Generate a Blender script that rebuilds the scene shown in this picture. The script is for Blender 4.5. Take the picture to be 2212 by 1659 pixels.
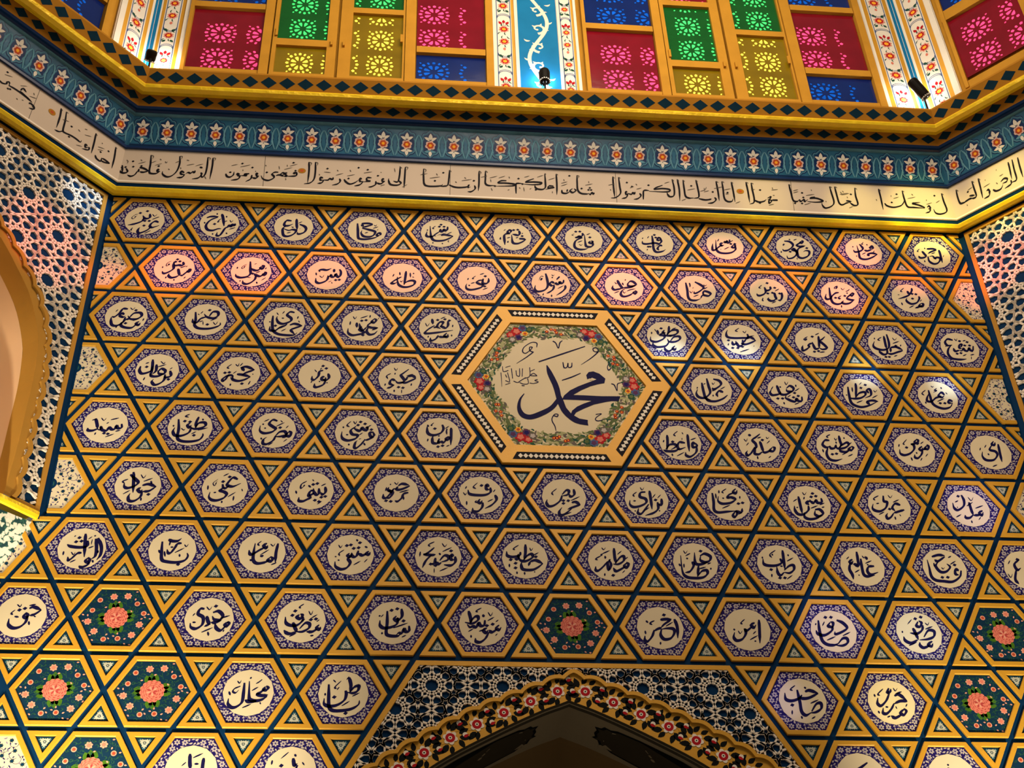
import bpy, bmesh, math, random
from math import sin, cos, pi, radians, sqrt, atan2, hypot
from mathutils import Matrix, Vector
random.seed(7)
SC = bpy.context.scene
for o in list(bpy.data.objects): bpy.data.objects.remove(o)
COL = SC.collection
U = 0.25                      # one tile edge in metres
FL = 28.7                     # floor level below the wall centre, in tile edges
def V(x, y, z): return Vector((x*U, -z*U, (y+FL)*U))
# ------------------------------------------------------------------ camera
cam_d = bpy.data.cameras.new('camera'); cam = bpy.data.objects.new('camera', cam_d); COL.objects.link(cam); SC.camera = cam
cam_d.sensor_fit = 'HORIZONTAL'; cam_d.sensor_width = 36.0; cam_d.lens = 49.2131
CR = [[0.995591, -0.027979, 0.08953], [0.034101, -0.781205, -0.623343], [0.087381, 0.623647, -0.776807]]
CP = (-4.2565, -22.1846, 27.6017)
def w3(v): return Vector((v[0], -v[2], v[1]))
ax = w3(CR[0]); ay = -w3(CR[1]); az = -w3(CR[2])
M = Matrix((ax, ay, az)).transposed().to_4x4(); M.translation = V(*CP)
cam.matrix_world = M; cam_d.clip_start = 0.05; cam_d.clip_end = 200
# ------------------------------------------------------------------ world and exposure
SC.view_settings.view_transform = 'Standard'; SC.view_settings.look = 'None'
SC.view_settings.exposure = -0.15; SC.view_settings.gamma = 1.0; SC.view_settings.use_curve_mapping = False
wd = bpy.data.worlds.new('hall_air'); SC.world = wd; wd.use_nodes = True
bg = wd.node_tree.nodes['Background']; bg.inputs[0].default_value = (1.0, 0.86, 0.68, 1); bg.inputs[1].default_value = 0.16
# ------------------------------------------------------------------ lights
def aim(o, p, t):
    o.location = p; o.rotation_euler = (t-p).to_track_quat('-Z', 'Y').to_euler()
def area(name, p, t, size, power, col):
    d = bpy.data.lights.new(name, 'AREA'); d.shape = 'DISK'; d.size = size; d.energy = power; d.color = col
    o = bpy.data.objects.new(name, d); COL.objects.link(o); aim(o, V(*p), V(*t)); return o
def spot(name, p, t, rad, power, col, blend=0.6, soft=0.03):
    d = bpy.data.lights.new(name, 'SPOT'); d.energy = power; d.color = col; d.shadow_soft_size = soft
    a, b = V(*p), V(*t); d.spot_size = 2*math.atan(rad*U/(b-a).length); d.spot_blend = blend
    o = bpy.data.objects.new(name, d); COL.objects.link(o); aim(o, a, b); return o
def point(name, p, power, col, soft=0.03):
    d = bpy.data.lights.new(name, 'POINT'); d.energy = power; d.color = col; d.shadow_soft_size = soft
    o = bpy.data.objects.new(name, d); COL.objects.link(o); o.location = V(*p); return o
area('dome_light', (1, 15, 15), (0, -3, 0), 4.0, 360, (1.0, 0.80, 0.58))
# wall washers on the ledges below the picture
spot('washer_light', (-7.6, -18.0, 4.6), (-8.6, -11.2, 0), 4.4, 900, (1.0, 0.86, 0.58), 1.0, 0.05)
spot('washer_light', (-12.0, -18.0, 4.6), (-12.4, -11.0, 0), 4.0, 700, (1.0, 0.86, 0.58), 1.0, 0.05)
spot('washer_light', (9.0, -18.0, 4.2), (9.4, -11.4, 0), 4.2, 700, (1.0, 0.86, 0.58), 1.0, 0.05)
spot('washer_light', (-16.5, -13.0, 7.5), (-13.4, -4.6, 1.5), 2.6, 420, (1.0, 0.92, 0.70), 0.9, 0.05)
for sx in (-1, 1): point('niche_fill_light', (sx*18.6, -3.0, 4.0), 34, (1.0, .80, .56), .1)  # unseen point lights, added to brighten the peach niches
# daylight thrown through the stained glass on the far side of the drum
FAR = (3.0, 15.0, 44.0)
PINK, BLUW, YEL, LIL = (1.0, .16, .17), (.55, .78, 1.0), (1.0, .82, .18), (.62, .55, 1.0)
for (x, y, z, r, e, c) in [(-10.00, 3.36, 0.05, 0.95, 9900, PINK), (-7.96, 3.39, 0.05, 0.95, 9900, PINK), (-6.03, 3.75, 0.05, 0.80, 5500, PINK), (-4.00, 3.78, 0.05, 0.80, 4950, PINK), (1.97, 3.69, 0.05, 0.95, 9900, PINK), (4.95, 4.47, 0.05, 0.90, 7700, PINK), (6.59, 4.03, 0.05, 0.60, 5500, PINK), (8.06, 3.42, 0.05, 0.60, 9900, PINK), (8.75, 5.04, 0.05, 0.60, 9900, PINK), (10.20, 4.23, 0.05, 0.60, 6600, PINK), (12.01, 3.98, 0.05, 0.80, 7700, PINK), (-11.74, 3.02, 0.05, 0.60, 5500, PINK), (-2.01, 3.56, 0.05, 0.80, 2860, PINK), (-0.00, 3.50, 0.05, 0.70, 2860, PINK), (3.70, 3.70, 0.05, 0.60, 5500, PINK), (3.00, 1.19, 0.05, 0.50, 9900, BLUW), (4.90, 1.12, 0.05, 0.60, 7700, BLUW), (8.21, 0.80, 0.05, 0.45, 9900, BLUW), (10.33, 0.43, 0.05, 0.40, 9900, BLUW), (11.36, 5.84, 0.05, 0.40, 13200, YEL), (10.22, 5.96, 0.05, 0.30, 8800, YEL), (10.22, -3.36, 0.05, 0.80, 3850, LIL), (5.92, -6.67, 0.05, 0.80, 3300, LIL), (7.95, -7.10, 0.05, 0.70, 3300, BLUW), (4.54, -8.64, 0.05, 0.50, 3300, LIL), (7.03, -8.71, 0.05, 0.70, 3850, YEL), (10.89, 6.38, 0.60, 1.25, 11000, YEL), (8.87, 6.53, 0.60, 0.90, 4950, YEL), (6.19, 6.64, 0.60, 1.00, 2420, YEL), (12.83, 6.42, 1.68, 1.10, 9900, YEL), (12.59, 4.50, 0.66, 0.90, 9900, PINK), (-13.07, 3.21, 1.14, 1.20, 7700, PINK), (-12.46, 5.40, 0.53, 0.70, 7700, BLUW)]:
    spot('sunbeam', (FAR[0]-x*.35, FAR[1], FAR[2]), (x, y, z), r*1.15, e, c, 0.9 if c is YEL else 0.6, 0.06)
# ------------------------------------------------------------------ materials
def mat(name, col, rough=.5, metal=0.0, var=0.12, scale=9.0, bump=0.0, bscale=40.0, emis=0.0, spec=.12):
    m = bpy.data.materials.new(name); m.use_nodes = True; nt = m.node_tree; N = nt.nodes; L = nt.links
    p = N['Principled BSDF']; p.inputs['Roughness'].default_value = max(rough, .42) if spec < .2 else rough; p.inputs['Metallic'].default_value = metal
    p.inputs['Specular IOR Level'].default_value = spec if spec >= .2 else .02
    tc = N.new('ShaderNodeTexCoord'); nz = N.new('ShaderNodeTexNoise'); nz.inputs['Scale'].default_value = scale; nz.inputs['Detail'].default_value = 5
    L.new(tc.outputs['Object'], nz.inputs['Vector'])
    mx = N.new('ShaderNodeMix'); mx.data_type = 'RGBA'
    lo = tuple(c*(1-var) for c in col)+(1,); hi = tuple(min(1, c*(1+var)) for c in col)+(1,)
    mx.inputs[6].default_value = lo; mx.inputs[7].default_value = hi
    L.new(nz.outputs['Fac'], mx.inputs[0]); L.new(mx.outputs[2], p.inputs['Base Color'])
    if bump:
        n2 = N.new('ShaderNodeTexNoise'); n2.inputs['Scale'].default_value = bscale; n2.inputs['Detail'].default_value = 4
        L.new(tc.outputs['Object'], n2.inputs['Vector'])
        b = N.new('ShaderNodeBump'); b.inputs['Strength'].default_value = bump; b.inputs['Distance'].default_value = .01
        L.new(n2.outputs['Fac'], b.inputs['Height']); L.new(b.outputs[0], p.inputs['Normal'])
    if emis:
        L.new(mx.outputs[2], p.inputs['Emission Color']); p.inputs['Emission Strength'].default_value = emis
    return m
GOLD = mat('gold_paint', (.56, .28, .022), .45, .1, .12, 6, .1, 90, 0, .3)
LEAF = mat('gold_leaf', (1.0, .58, .012), .38, .22, .30, 6, 1.0, 16, 0, .5)
OCHRE = mat('ochre_paint', (.36, .16, .018), .6, 0, .15, 5)
NAVY = mat('navy_paint', (.003, .024, .075), .5, 0, .25, 4)
TEAL = mat('teal_navy_paint', (.006, .026, .048), .5, 0, .3, 12)
INDIGO = mat('indigo_glaze', (.014, .009, .095), .4, 0, .3, 14)
CREAM = mat('cream_glaze', (.62, .52, .36), .32, 0, .06, 5)
BLUSH = mat('blush_glaze', (.62, .43, .38), .35, 0, .25, 22)
PETAL = mat('white_glaze', (.42, .365, .345), .32, 0, .25, 25)
SAGE = mat('sage_white_glaze', (.40, .40, .33), .4, 0, .35, 30)
VINE = mat('lilac_glaze', (.19, .155, .28), .35, 0, .2, 20)
INK = mat('ink_blue', (.008, .007, .05), .35, 0, .15, 10)
INK2 = mat('ink_black', (.010, .009, .014), .4, 0, .15, 10)
FAINT = mat('ink_grey', (.12, .10, .085), .5, 0, .15, 10)
WHITE = mat('white_plaster', (.74, .66, .56), .5, 0, .08, 6)
LATT = mat('white_lattice', (.72, .63, .53), .5, 0, .1, 10)
TEXTBAND = mat('text_tile', (.52, .43, .35), .35, 0, .06, 4)
BLUE = mat('blue_glaze', (.018, .105, .20), .24, 0, .45, 7, .25, 9, 0, .35)
DBLUE = mat('deep_blue_glaze', (.004, .022, .095), .2, 0, .3, 7, 0, 40, 0, .4)
LBLUE = mat('pale_blue_glaze', (.11, .27, .36), .25, 0, .4, 10)
SALMON = mat('salmon_glaze', (.62, .28, .20), .35, 0, .3, 20)
RUST = mat('rust_glaze', (.42, .07, .025), .35, 0, .3, 20)
YELLOW = mat('yellow_glaze', (.85, .38, .03), .35, 0, .15, 20)
GREEN = mat('green_glaze', (.05, .13, .012), .4, 0, .4, 18)
DGREEN = mat('dark_green_glaze', (.018, .07, .045), .4, 0, .4, 18)
ROSE = mat('rose_glaze', (.60, .17, .12), .35, 0, .2, 16)
ROSE2 = mat('deep_rose_glaze', (.36, .05, .05), .35, 0, .25, 16)
TILEBLUE = mat('midnight_glaze', (.006, .026, .058), .3, 0, .4, 8)
RED = mat('crimson_paint', (.38, .012, .018), .45, 0, .2, 12)
BLACK = mat('black_paint', (.008, .009, .009), .45, 0, .2, 12)
WREATH = mat('olive_leaf', (.10, .13, .05), .45, 0, .5, 30)
PALEG = mat('pale_olive', (.34, .33, .17), .45, 0, .3, 20)
PLUM = mat('plum_paint', (.09, .03, .09), .45, 0, .3, 20)
STEEL = mat('steel_blue_paint', (.06, .10, .22), .45, 0, .3, 20)
SOFFIT = mat('umber_plaster', (.34, .27, .165), .7, 0, .12, 3)
SOFFIT2 = mat('dark_umber_moulding', (.06, .048, .03), .6, 0, .15, 5)
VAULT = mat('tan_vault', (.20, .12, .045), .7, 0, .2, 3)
PEACH = mat('peach_plaster', (.72, .46, .27), .65, 0, .1, 1.2)
BROWN = mat('brown_gold_paint', (.40, .20, .035), .55, 0, .12, 4)
WOOD = mat('ochre_wood', (.46, .23, .028), .5, 0, .16, 8, .1, 60)
PWHITE = mat('pillar_white', (.70, .66, .58), .55, 0, .1, 8)
PBLUE = mat('pillar_blue', (.012, .16, .36), .45, 0, .2, 6)
METAL = mat('black_metal', (.012, .011, .010), .35, .3, .2, 10)
CRYSTAL = mat('lamp_facets', (.85, .82, .74), .12, .9, .1, 30)
def glass(name, col, e): return mat(name, col, .12, 0, .35, 5, .08, 12, e, .6)
GLASS = {'red': glass('red_glass', (.15, .003, .010), .22), 'green': glass('green_glass', (.003, .07, .010), .28),
         'yellow': glass('yellow_glass', (.15, .095, .003), .4), 'blue': glass('blue_glass', (.002, .013, .10), .22)}
GLOW = {'red': mat('red_daylight', (1.0, .06, .22), .3, 0, .2, 16, 0, 40, .95), 'green': mat('green_daylight', (.05, .70, .16), .3, 0, .25, 16, 0, 40, .85),
        'yellow': mat('yellow_daylight', (1.0, .85, .08), .3, 0, .06, 16, 0, 40, .85), 'blue': mat('blue_daylight', (.004, .085, .50), .3, 0, .7, 14, 0, 40, .55)}
mo = bpy.data.materials.new('flower_mosaic'); mo.use_nodes = True
def _mosaic(m):
    N = m.node_tree.nodes; L = m.node_tree.links; p = N['Principled BSDF']; p.inputs['Roughness'].default_value = .4
    tc = N.new('ShaderNodeTexCoord'); vo = N.new('ShaderNodeTexVoronoi'); vo.inputs['Scale'].default_value = 30
    n = N.new('ShaderNodeTexNoise'); n.inputs['Scale'].default_value = 30; n.inputs['Detail'].default_value = 3
    ma = N.new('ShaderNodeVectorMath'); ma.operation = 'MULTIPLY_ADD'; ma.inputs[1].default_value = (.05, .05, .05)
    L.new(tc.outputs['Object'], n.inputs['Vector']); L.new(n.outputs['Color'], ma.inputs[0]); L.new(tc.outputs['Object'], ma.inputs[2])
    L.new(ma.outputs[0], vo.inputs['Vector'])
    r = N.new('ShaderNodeValToRGB'); e = r.color_ramp.elements
    e[0].position = 0; e[0].color = (.75, .52, .25, 1); e[1].position = .74; e[1].color = (.01, .04, .05, 1)
    a = e.new(.12); a.color = (.72, .66, .58, 1); b = e.new(.56); b.color = (.62, .58, .52, 1); c = e.new(.62); c.color = (.03, .12, .09, 1)
    L.new(vo.outputs['Distance'], r.inputs['Fac']); L.new(r.outputs[0], p.inputs['Base Color'])
_mosaic(mo); MOSAIC = mo
# ------------------------------------------------------------------ mesh helpers (coordinates in tile edges: x right, y up, z out of the wall)
S3 = sqrt(3); H = S3/2
def area2(p): return sum(p[i][0]*p[(i+1) % len(p)][1]-p[(i+1) % len(p)][0]*p[i][1] for i in range(len(p)))
class MB:
    def __init__(s): s.v = []; s.f = []; s.m = []; s.mats = []
    def mi(s, m):
        if m not in s.mats: s.mats.append(m)
        return s.mats.index(m)
    def face(s, pts, m):
        n = len(s.v); s.v += [tuple(p) for p in pts]; s.f.append(tuple(range(n, n+len(pts)))); s.m.append(s.mi(m))
    def poly(s, pts, z, m):
        if area2(pts) < 0: pts = pts[::-1]
        s.face([(p[0], p[1], z) for p in pts], m)
    def rings(s, R, m, closed=True):
        n = len(s.v); k = len(R[0])
        for r in R: s.v += [tuple(p) for p in r]
        for a in range(len(R)-1):
            for i in range(k if closed else k-1):
                j = (i+1) % k
                s.f.append((n+a*k+i, n+a*k+j, n+(a+1)*k+j, n+(a+1)*k+i)); s.m.append(s.mi(m))
    def prism(s, pts, z0, z1, m, ms=None):
        if area2(pts) < 0: pts = pts[::-1]
        s.rings([[(x, y, z0) for x, y in pts], [(x, y, z1) for x, y in pts]], ms or m); s.poly(pts, z1, m)
    def bar(s, a, b, w, z0, z1, m):
        dx, dy = b[0]-a[0], b[1]-a[1]; l = hypot(dx, dy) or 1; nx, ny = -dy/l*w/2, dx/l*w/2
        s.prism([(a[0]+nx, a[1]+ny), (a[0]-nx, a[1]-ny), (b[0]-nx, b[1]-ny), (b[0]+nx, b[1]+ny)], z0, z1, m)
    def disc(s, c, r, z, m, n=24, rx=None): s.poly([(c[0]+(rx or r)*cos(2*pi*i/n), c[1]+r*sin(2*pi*i/n)) for i in range(n)], z, m)
    def flower(s, c, r, z, m, n=5, a0=0, dent=.6, k=4):
        s.poly([(c[0]+r*(dent+(1-dent)*abs(cos(n*t/2)))*cos(t+a0), c[1]+r*(dent+(1-dent)*abs(cos(n*t/2)))*sin(t+a0)) for t in [2*pi*i/(n*k) for i in range(n*k)]], z, m)
    def leaf(s, c, a, l, w, z, m, bend=0.0):
        p = []
        for t, k in ((0, 0), (.2, .75), (.45, 1), (.75, .65), (1, 0), (.75, -.65), (.45, -1), (.2, -.75)):
            x = (t-.5)*l; y = k*w/2+bend*4*t*(1-t)*l
            p.append((c[0]+x*cos(a)-y*sin(a), c[1]+x*sin(a)+y*cos(a)))
        s.poly(p, z, m)
    def ribbon(s, pts, ws, z, m):
        L = []; R = []
        for i, (x, y) in enumerate(pts):
            a, b = pts[max(i-1, 0)], pts[min(i+1, len(pts)-1)]; dx, dy = b[0]-a[0], b[1]-a[1]; l = hypot(dx, dy) or 1
            L.append((x-dy/l*ws[i], y+dx/l*ws[i])); R.append((x+dy/l*ws[i], y-dx/l*ws[i]))
        for i in range(len(pts)-1): s.poly([R[i], R[i+1], L[i+1], L[i]], z, m)
    def lathe(s, prof, m, n=20, c=(0, 0, 0), M=None):
        R = []
        for r, h in prof: R.append([(r*cos(2*pi*i/n), r*sin(2*pi*i/n), h) for i in range(n)])
        if M: R = [[tuple(M @ Vector(p)) for p in r] for r in R]
        s.rings([[(p[0]+c[0], p[1]+c[1], p[2]+c[2]) for p in r] for r in R], m)
        s.face([(p[0]+c[0], p[1]+c[1], p[2]+c[2]) for p in R[-1]], m)
    def mesh(s, name, clips=()):
        me = bpy.data.meshes.new(name); me.from_pydata([(x*U, -z*U, y*U) for x, y, z in s.v], [], s.f)
        for m in s.mats: me.materials.append(m)
        me.polygons.foreach_set('material_index', s.m)
        bm = bmesh.new(); bm.from_mesh(me)
        for co, no in clips:      # keep the side the normal points away from
            bmesh.ops.bisect_plane(bm, geom=bm.verts[:]+bm.edges[:]+bm.faces[:], plane_co=(co[0]*U, 0, co[1]*U), plane_no=(no[0], 0, no[1]), clear_outer=True)
        bm.to_mesh(me); bm.free(); me.update(); return me
FACE = {'F': ((0, 0), 0), 'L': ((-12, 0), pi/4), 'R': ((12, 0), -pi/4)}
def pose(o, face, x, y, z):
    (ox, oz), a = FACE[face]; dx, dy = x*U, -z*U
    o.location = (ox*U+dx*cos(a)-dy*sin(a), dx*sin(a)+dy*cos(a), (y+FL)*U); o.rotation_euler = (0, 0, a)
def tag(o, label, cat, group=None, kind=None):
    if label: o['label'] = label
    if cat: o['category'] = cat
    if group: o['group'] = group
    if kind: o['kind'] = kind
    return o
def obj(name, me, parent=None, face='F', at=(0, 0, 0)):
    o = bpy.data.objects.new(name, me); COL.objects.link(o)
    if parent: o.parent = parent
    else: pose(o, face, *at)
    return o
def thing(name, label, cat, face='F', at=(0, 0, 0), group=None): return tag(obj(name, None, None, face, at), label, cat, group)
def smooth(P, n=6):
    if len(P) < 3: return [(P[0][0]+(P[-1][0]-P[0][0])*i/3, P[0][1]+(P[-1][1]-P[0][1])*i/3) for i in range(4)] if len(P) == 2 else P
    Q = [(2*P[0][0]-P[1][0], 2*P[0][1]-P[1][1])]+P+[(2*P[-1][0]-P[-2][0], 2*P[-1][1]-P[-2][1])]; o = []
    for i in range(1, len(Q)-2):
        a, b, c, d = Q[i-1:i+3]
        for k in range(n):
            t = k/n
            o.append(tuple(.5*(2*b[j]+(c[j]-a[j])*t+(2*a[j]-5*b[j]+4*c[j]-d[j])*t*t+(3*b[j]-a[j]-3*c[j]+d[j])*t**3) for j in (0, 1)))
    return o+[P[-1]]
NIB = radians(48)
def write(mb, strokes, sc, z, wb, wm, wt, ink, faint=None, gold=None, dot=None):
    for s in strokes.split(';'):
        k = s[0]; P = [tuple(float(q)*sc for q in p.split(',')) for p in s[1:].split()]
        if k == 'd':
            d = dot or wb*.95
            for x, y in P: mb.poly([(x-d*1.05, y-d*.25), (x+d*.15, y-d*.85), (x+d*1.05, y+d*.25), (x-d*.15, y+d*.85)], z, ink)
        elif k == 'o': mb.disc(P[0], .085, z, gold, 16, .11); mb.disc(P[0], .04, z+.002, RUST, 10, .05)
        else:
            w = {'b': wb, 'm': wm, 't': wt}[k]; Q = smooth(P); n = len(Q); W = []
            for i in range(n):
                a, b = Q[max(i-1, 0)], Q[min(i+1, n-1)]; an = atan2(b[1]-a[1], b[0]-a[0])
                e = min(1, .55+3.0*i/n) * min(1, .25+3.2*(n-1-i)/n)
                W.append(w/2*(.5+.6*abs(sin(an-NIB)))*e)
            mb.ribbon(Q, W, z, faint if (k == 't' and faint) else ink)
# ------------------------------------------------------------------ cornice profile (z, y) and mitred runs over the three faces
LW, RW = 14.0, 14.0
def xlim(face, z):
    c = .41421*z
    return {'F': (-12+c, 12-c), 'L': (-LW+c, -c), 'R': (c, RW-c)}[face]
def run(mb, face, prof, m):
    R = [[(xlim(face, z)[0], y, z) for z, y in prof], [(xlim(face, z)[1], y, z) for z, y in prof]]
    for i in range(len(prof)-1): mb.face([R[0][i], R[1][i], R[1][i+1], R[0][i+1]], m)
def rotpt(face, p):
    (ox, oz), a = FACE[face]; x, y, z = p; dx, dy = x, -z
    return (ox+dx*cos(a)-dy*sin(a), y, -(dx*sin(a)+dy*cos(a)))
def trim(name, prof, m, label):
    mb = MB()
    for fc in 'LFR':
        s = MB(); run(s, fc, prof, m); n = len(mb.v); mb.v += [rotpt(fc, p) for p in s.v]; mb.f += [tuple(i+n for i in f) for f in s.f]; mb.m += [mb.mi(m)]*len(s.f)
    return tag(obj(name, mb.mesh(name)), label, None, None, 'structure')
trim('trim_1', [(0, 6.14), (.08, 6.05), (.22, 5.98), (.34, 5.99), (.40, 6.06), (.38, 6.13)], LEAF, 'lower gold leaf moulding above the hexagon wall')
trim('trim_2', [(.38, 6.10), (.43, 6.20)], NAVY, 'navy fascia below the inscription')
trim('trim_3', [(.44, 6.19), (.475, 6.20), (.48, 6.255), (.45, 6.26)], WHITE, 'thin white fillet below the inscription')
trim('trim_4', [(.65, 7.31), (.72, 7.30), (.74, 7.36), (.70, 7.42)], DBLUE, 'dark blue fillet between inscription and floral frieze')
trim('trim_5', [(1.02, 8.27), (1.13, 8.26), (1.13, 8.30)], LBLUE, 'pale blue painted highlight on the lip above the floral frieze')  # highlight line of the glossy nosing, put in as pale colour
trim('trim_8', [(1.13, 8.30), (1.19, 8.33), (1.28, 8.30), (1.32, 8.36)], DBLUE, 'glossy dark blue nosing above the floral frieze')
trim('trim_6', [(1.50, 8.66), (1.54, 8.58), (1.72, 8.50), (1.86, 8.52), (1.90, 8.59), (1.86, 8.68)], LEAF, 'upper gold leaf moulding below the stained glass')
trim('trim_7', [(2.10, 9.0), (2.10, 9.06), (.95, 9.06)], OCHRE, 'ochre ledge that carries the lamps')
# diamond borders
def diamonds(face, p0, p1, pitch, sx, sy, where):
    mb = MB(); run(mb, face, [p0, p1], OCHRE); dz, dy = p1[0]-p0[0], p1[1]-p0[1]; l = hypot(dz, dy); nz, ny = dy/l, -dz/l
    zc, yc = (p0[0]+p1[0])/2, (p0[1]+p1[1])/2; a, b = xlim(face, zc); n = round((b-a)/pitch); st = (b-a)/n
    def P(x, t): return (x, yc+dy*t+ny*.004, zc+dz*t+nz*.004)
    for i in range(n):
        x = a+st*(i+.5); mb.face([P(x-sx, 0), P(x, -sy), P(x+sx, 0), P(x, sy)], TEAL)
    nm = {'F': 'the front wall', 'L': 'the left wall', 'R': 'the right wall'}[face]
    tag(obj('diamond_border', mb.mesh('diamond_border'), None, face), 'ochre border with dark blue diamonds %s, %s' % (where, nm), 'border', 'diamond borders')
for fc in 'FLR':
    diamonds(fc, (1.32, 8.36), (1.50, 8.68), .515, .215, .36, 'below the upper gold moulding')
    diamonds(fc, (1.86, 8.66), (2.10, 9.0), .513, .225, .38, 'above the upper gold moulding')
# floral frieze: pointed cartouches with a rosette and white leaves
def frieze(face):
    p0, p1 = (.68, 7.40), (1.06, 8.30); dz, dy = p1[0]-p0[0], p1[1]-p0[1]; l = hypot(dz, dy); nz, ny = dy/l, -dz/l
    s = MB(); a, b = xlim(face, .87); n = round((b-a)/.664); st = (b-a)/n; h = l
    def scallop(c, k, m, z):
        o = [(0, .47), (.07, .42), (.12, .36), (.20, .34), (.235, .26), (.21, .18), (.25, .08), (.27, -.06), (.22, -.18), (.235, -.25), (.17, -.33), (.10, -.35), (.05, -.41), (0, -.45)]
        o = smooth(o, 3); pts = [(c+x*k*1.06, h/2+y*k) for x, y in o]+[(c-x*k*1.06, h/2+y*k) for x, y in o[::-1]]
        s.poly(pts, z, m)
    for i in range(n+1):
        x = a+st*i
        for sg in (-1, 1):      # lens shaped leaves between the cartouches
            if a < x+sg*.05 < b: s.ribbon(smooth([(x+sg*.02, h/2-.38), (x+sg*.085, h/2-.18), (x+sg*.10, h/2-.02), (x+sg*.075, h/2+.14), (x+sg*.01, h/2+.27)], 4), [.012+.012*sin(pi*k/16) for k in range(17)], .010, LBLUE)
        if a+.1 < x < b-.1: s.leaf((x, h/2-.04), pi/2, .46, .11, .008, BLUE)
    for i in range(n):
        c = a+st*(i+.5); scallop(c, 1.0, DBLUE, .004); scallop(c, .93, LBLUE, .006); scallop(c, .88, BLUE, .008); scallop(c, .78, DBLUE, .010)
        s.leaf((c, h/2+.23), pi/2, .21, .115, .014, PWHITE)
        for sg in (-1, 1):
            s.leaf((c+sg*.105, h/2+.15), pi/2-sg*.95, .19, .085, .014, PWHITE, sg*.12)
            s.leaf((c+sg*.085, h/2-.21), -sg*.25+(0 if sg > 0 else pi), .17, .08, .014, LBLUE if (i % 3 == 0) else PWHITE, -.12*sg)
        s.leaf((c, h/2-.30), -pi/2, .17, .10, .014, PWHITE)
        s.flower((c, h/2-.04), .155, .016, BLUSH, 6, .3, .78); s.flower((c, h/2-.04), .105, .018, RUST, 6, .1, .85); s.disc((c, h/2-.04), .045, .020, YELLOW, 10)
    s.bar((a, h/2-.43), (b, h/2-.43), .03, 0, .006, DBLUE); s.bar((a, h/2+.44), (b, h/2+.44), .02, 0, .006, LBLUE)
    mb = MB(); run(mb, face, [p0, p1], BLUE); n0 = len(mb.v)
    for x, y, z in s.v: mb.v.append((x, p0[1]+dy*y/l+ny*(z+.002), p0[0]+dz*y/l+nz*(z+.002)))
    for f, m in zip(s.f, s.m): mb.f.append(tuple(q+n0 for q in f)); mb.m.append(mb.mi(s.mats[m]))
    nm = {'F': 'front', 'L': 'left', 'R': 'right'}[face]
    tag(obj('floral_frieze', mb.mesh('floral_frieze'), None, face), 'blue glazed frieze of rosettes and white leaves along the %s wall' % nm, 'frieze', 'floral friezes')
for fc in 'FLR': frieze(fc)
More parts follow.
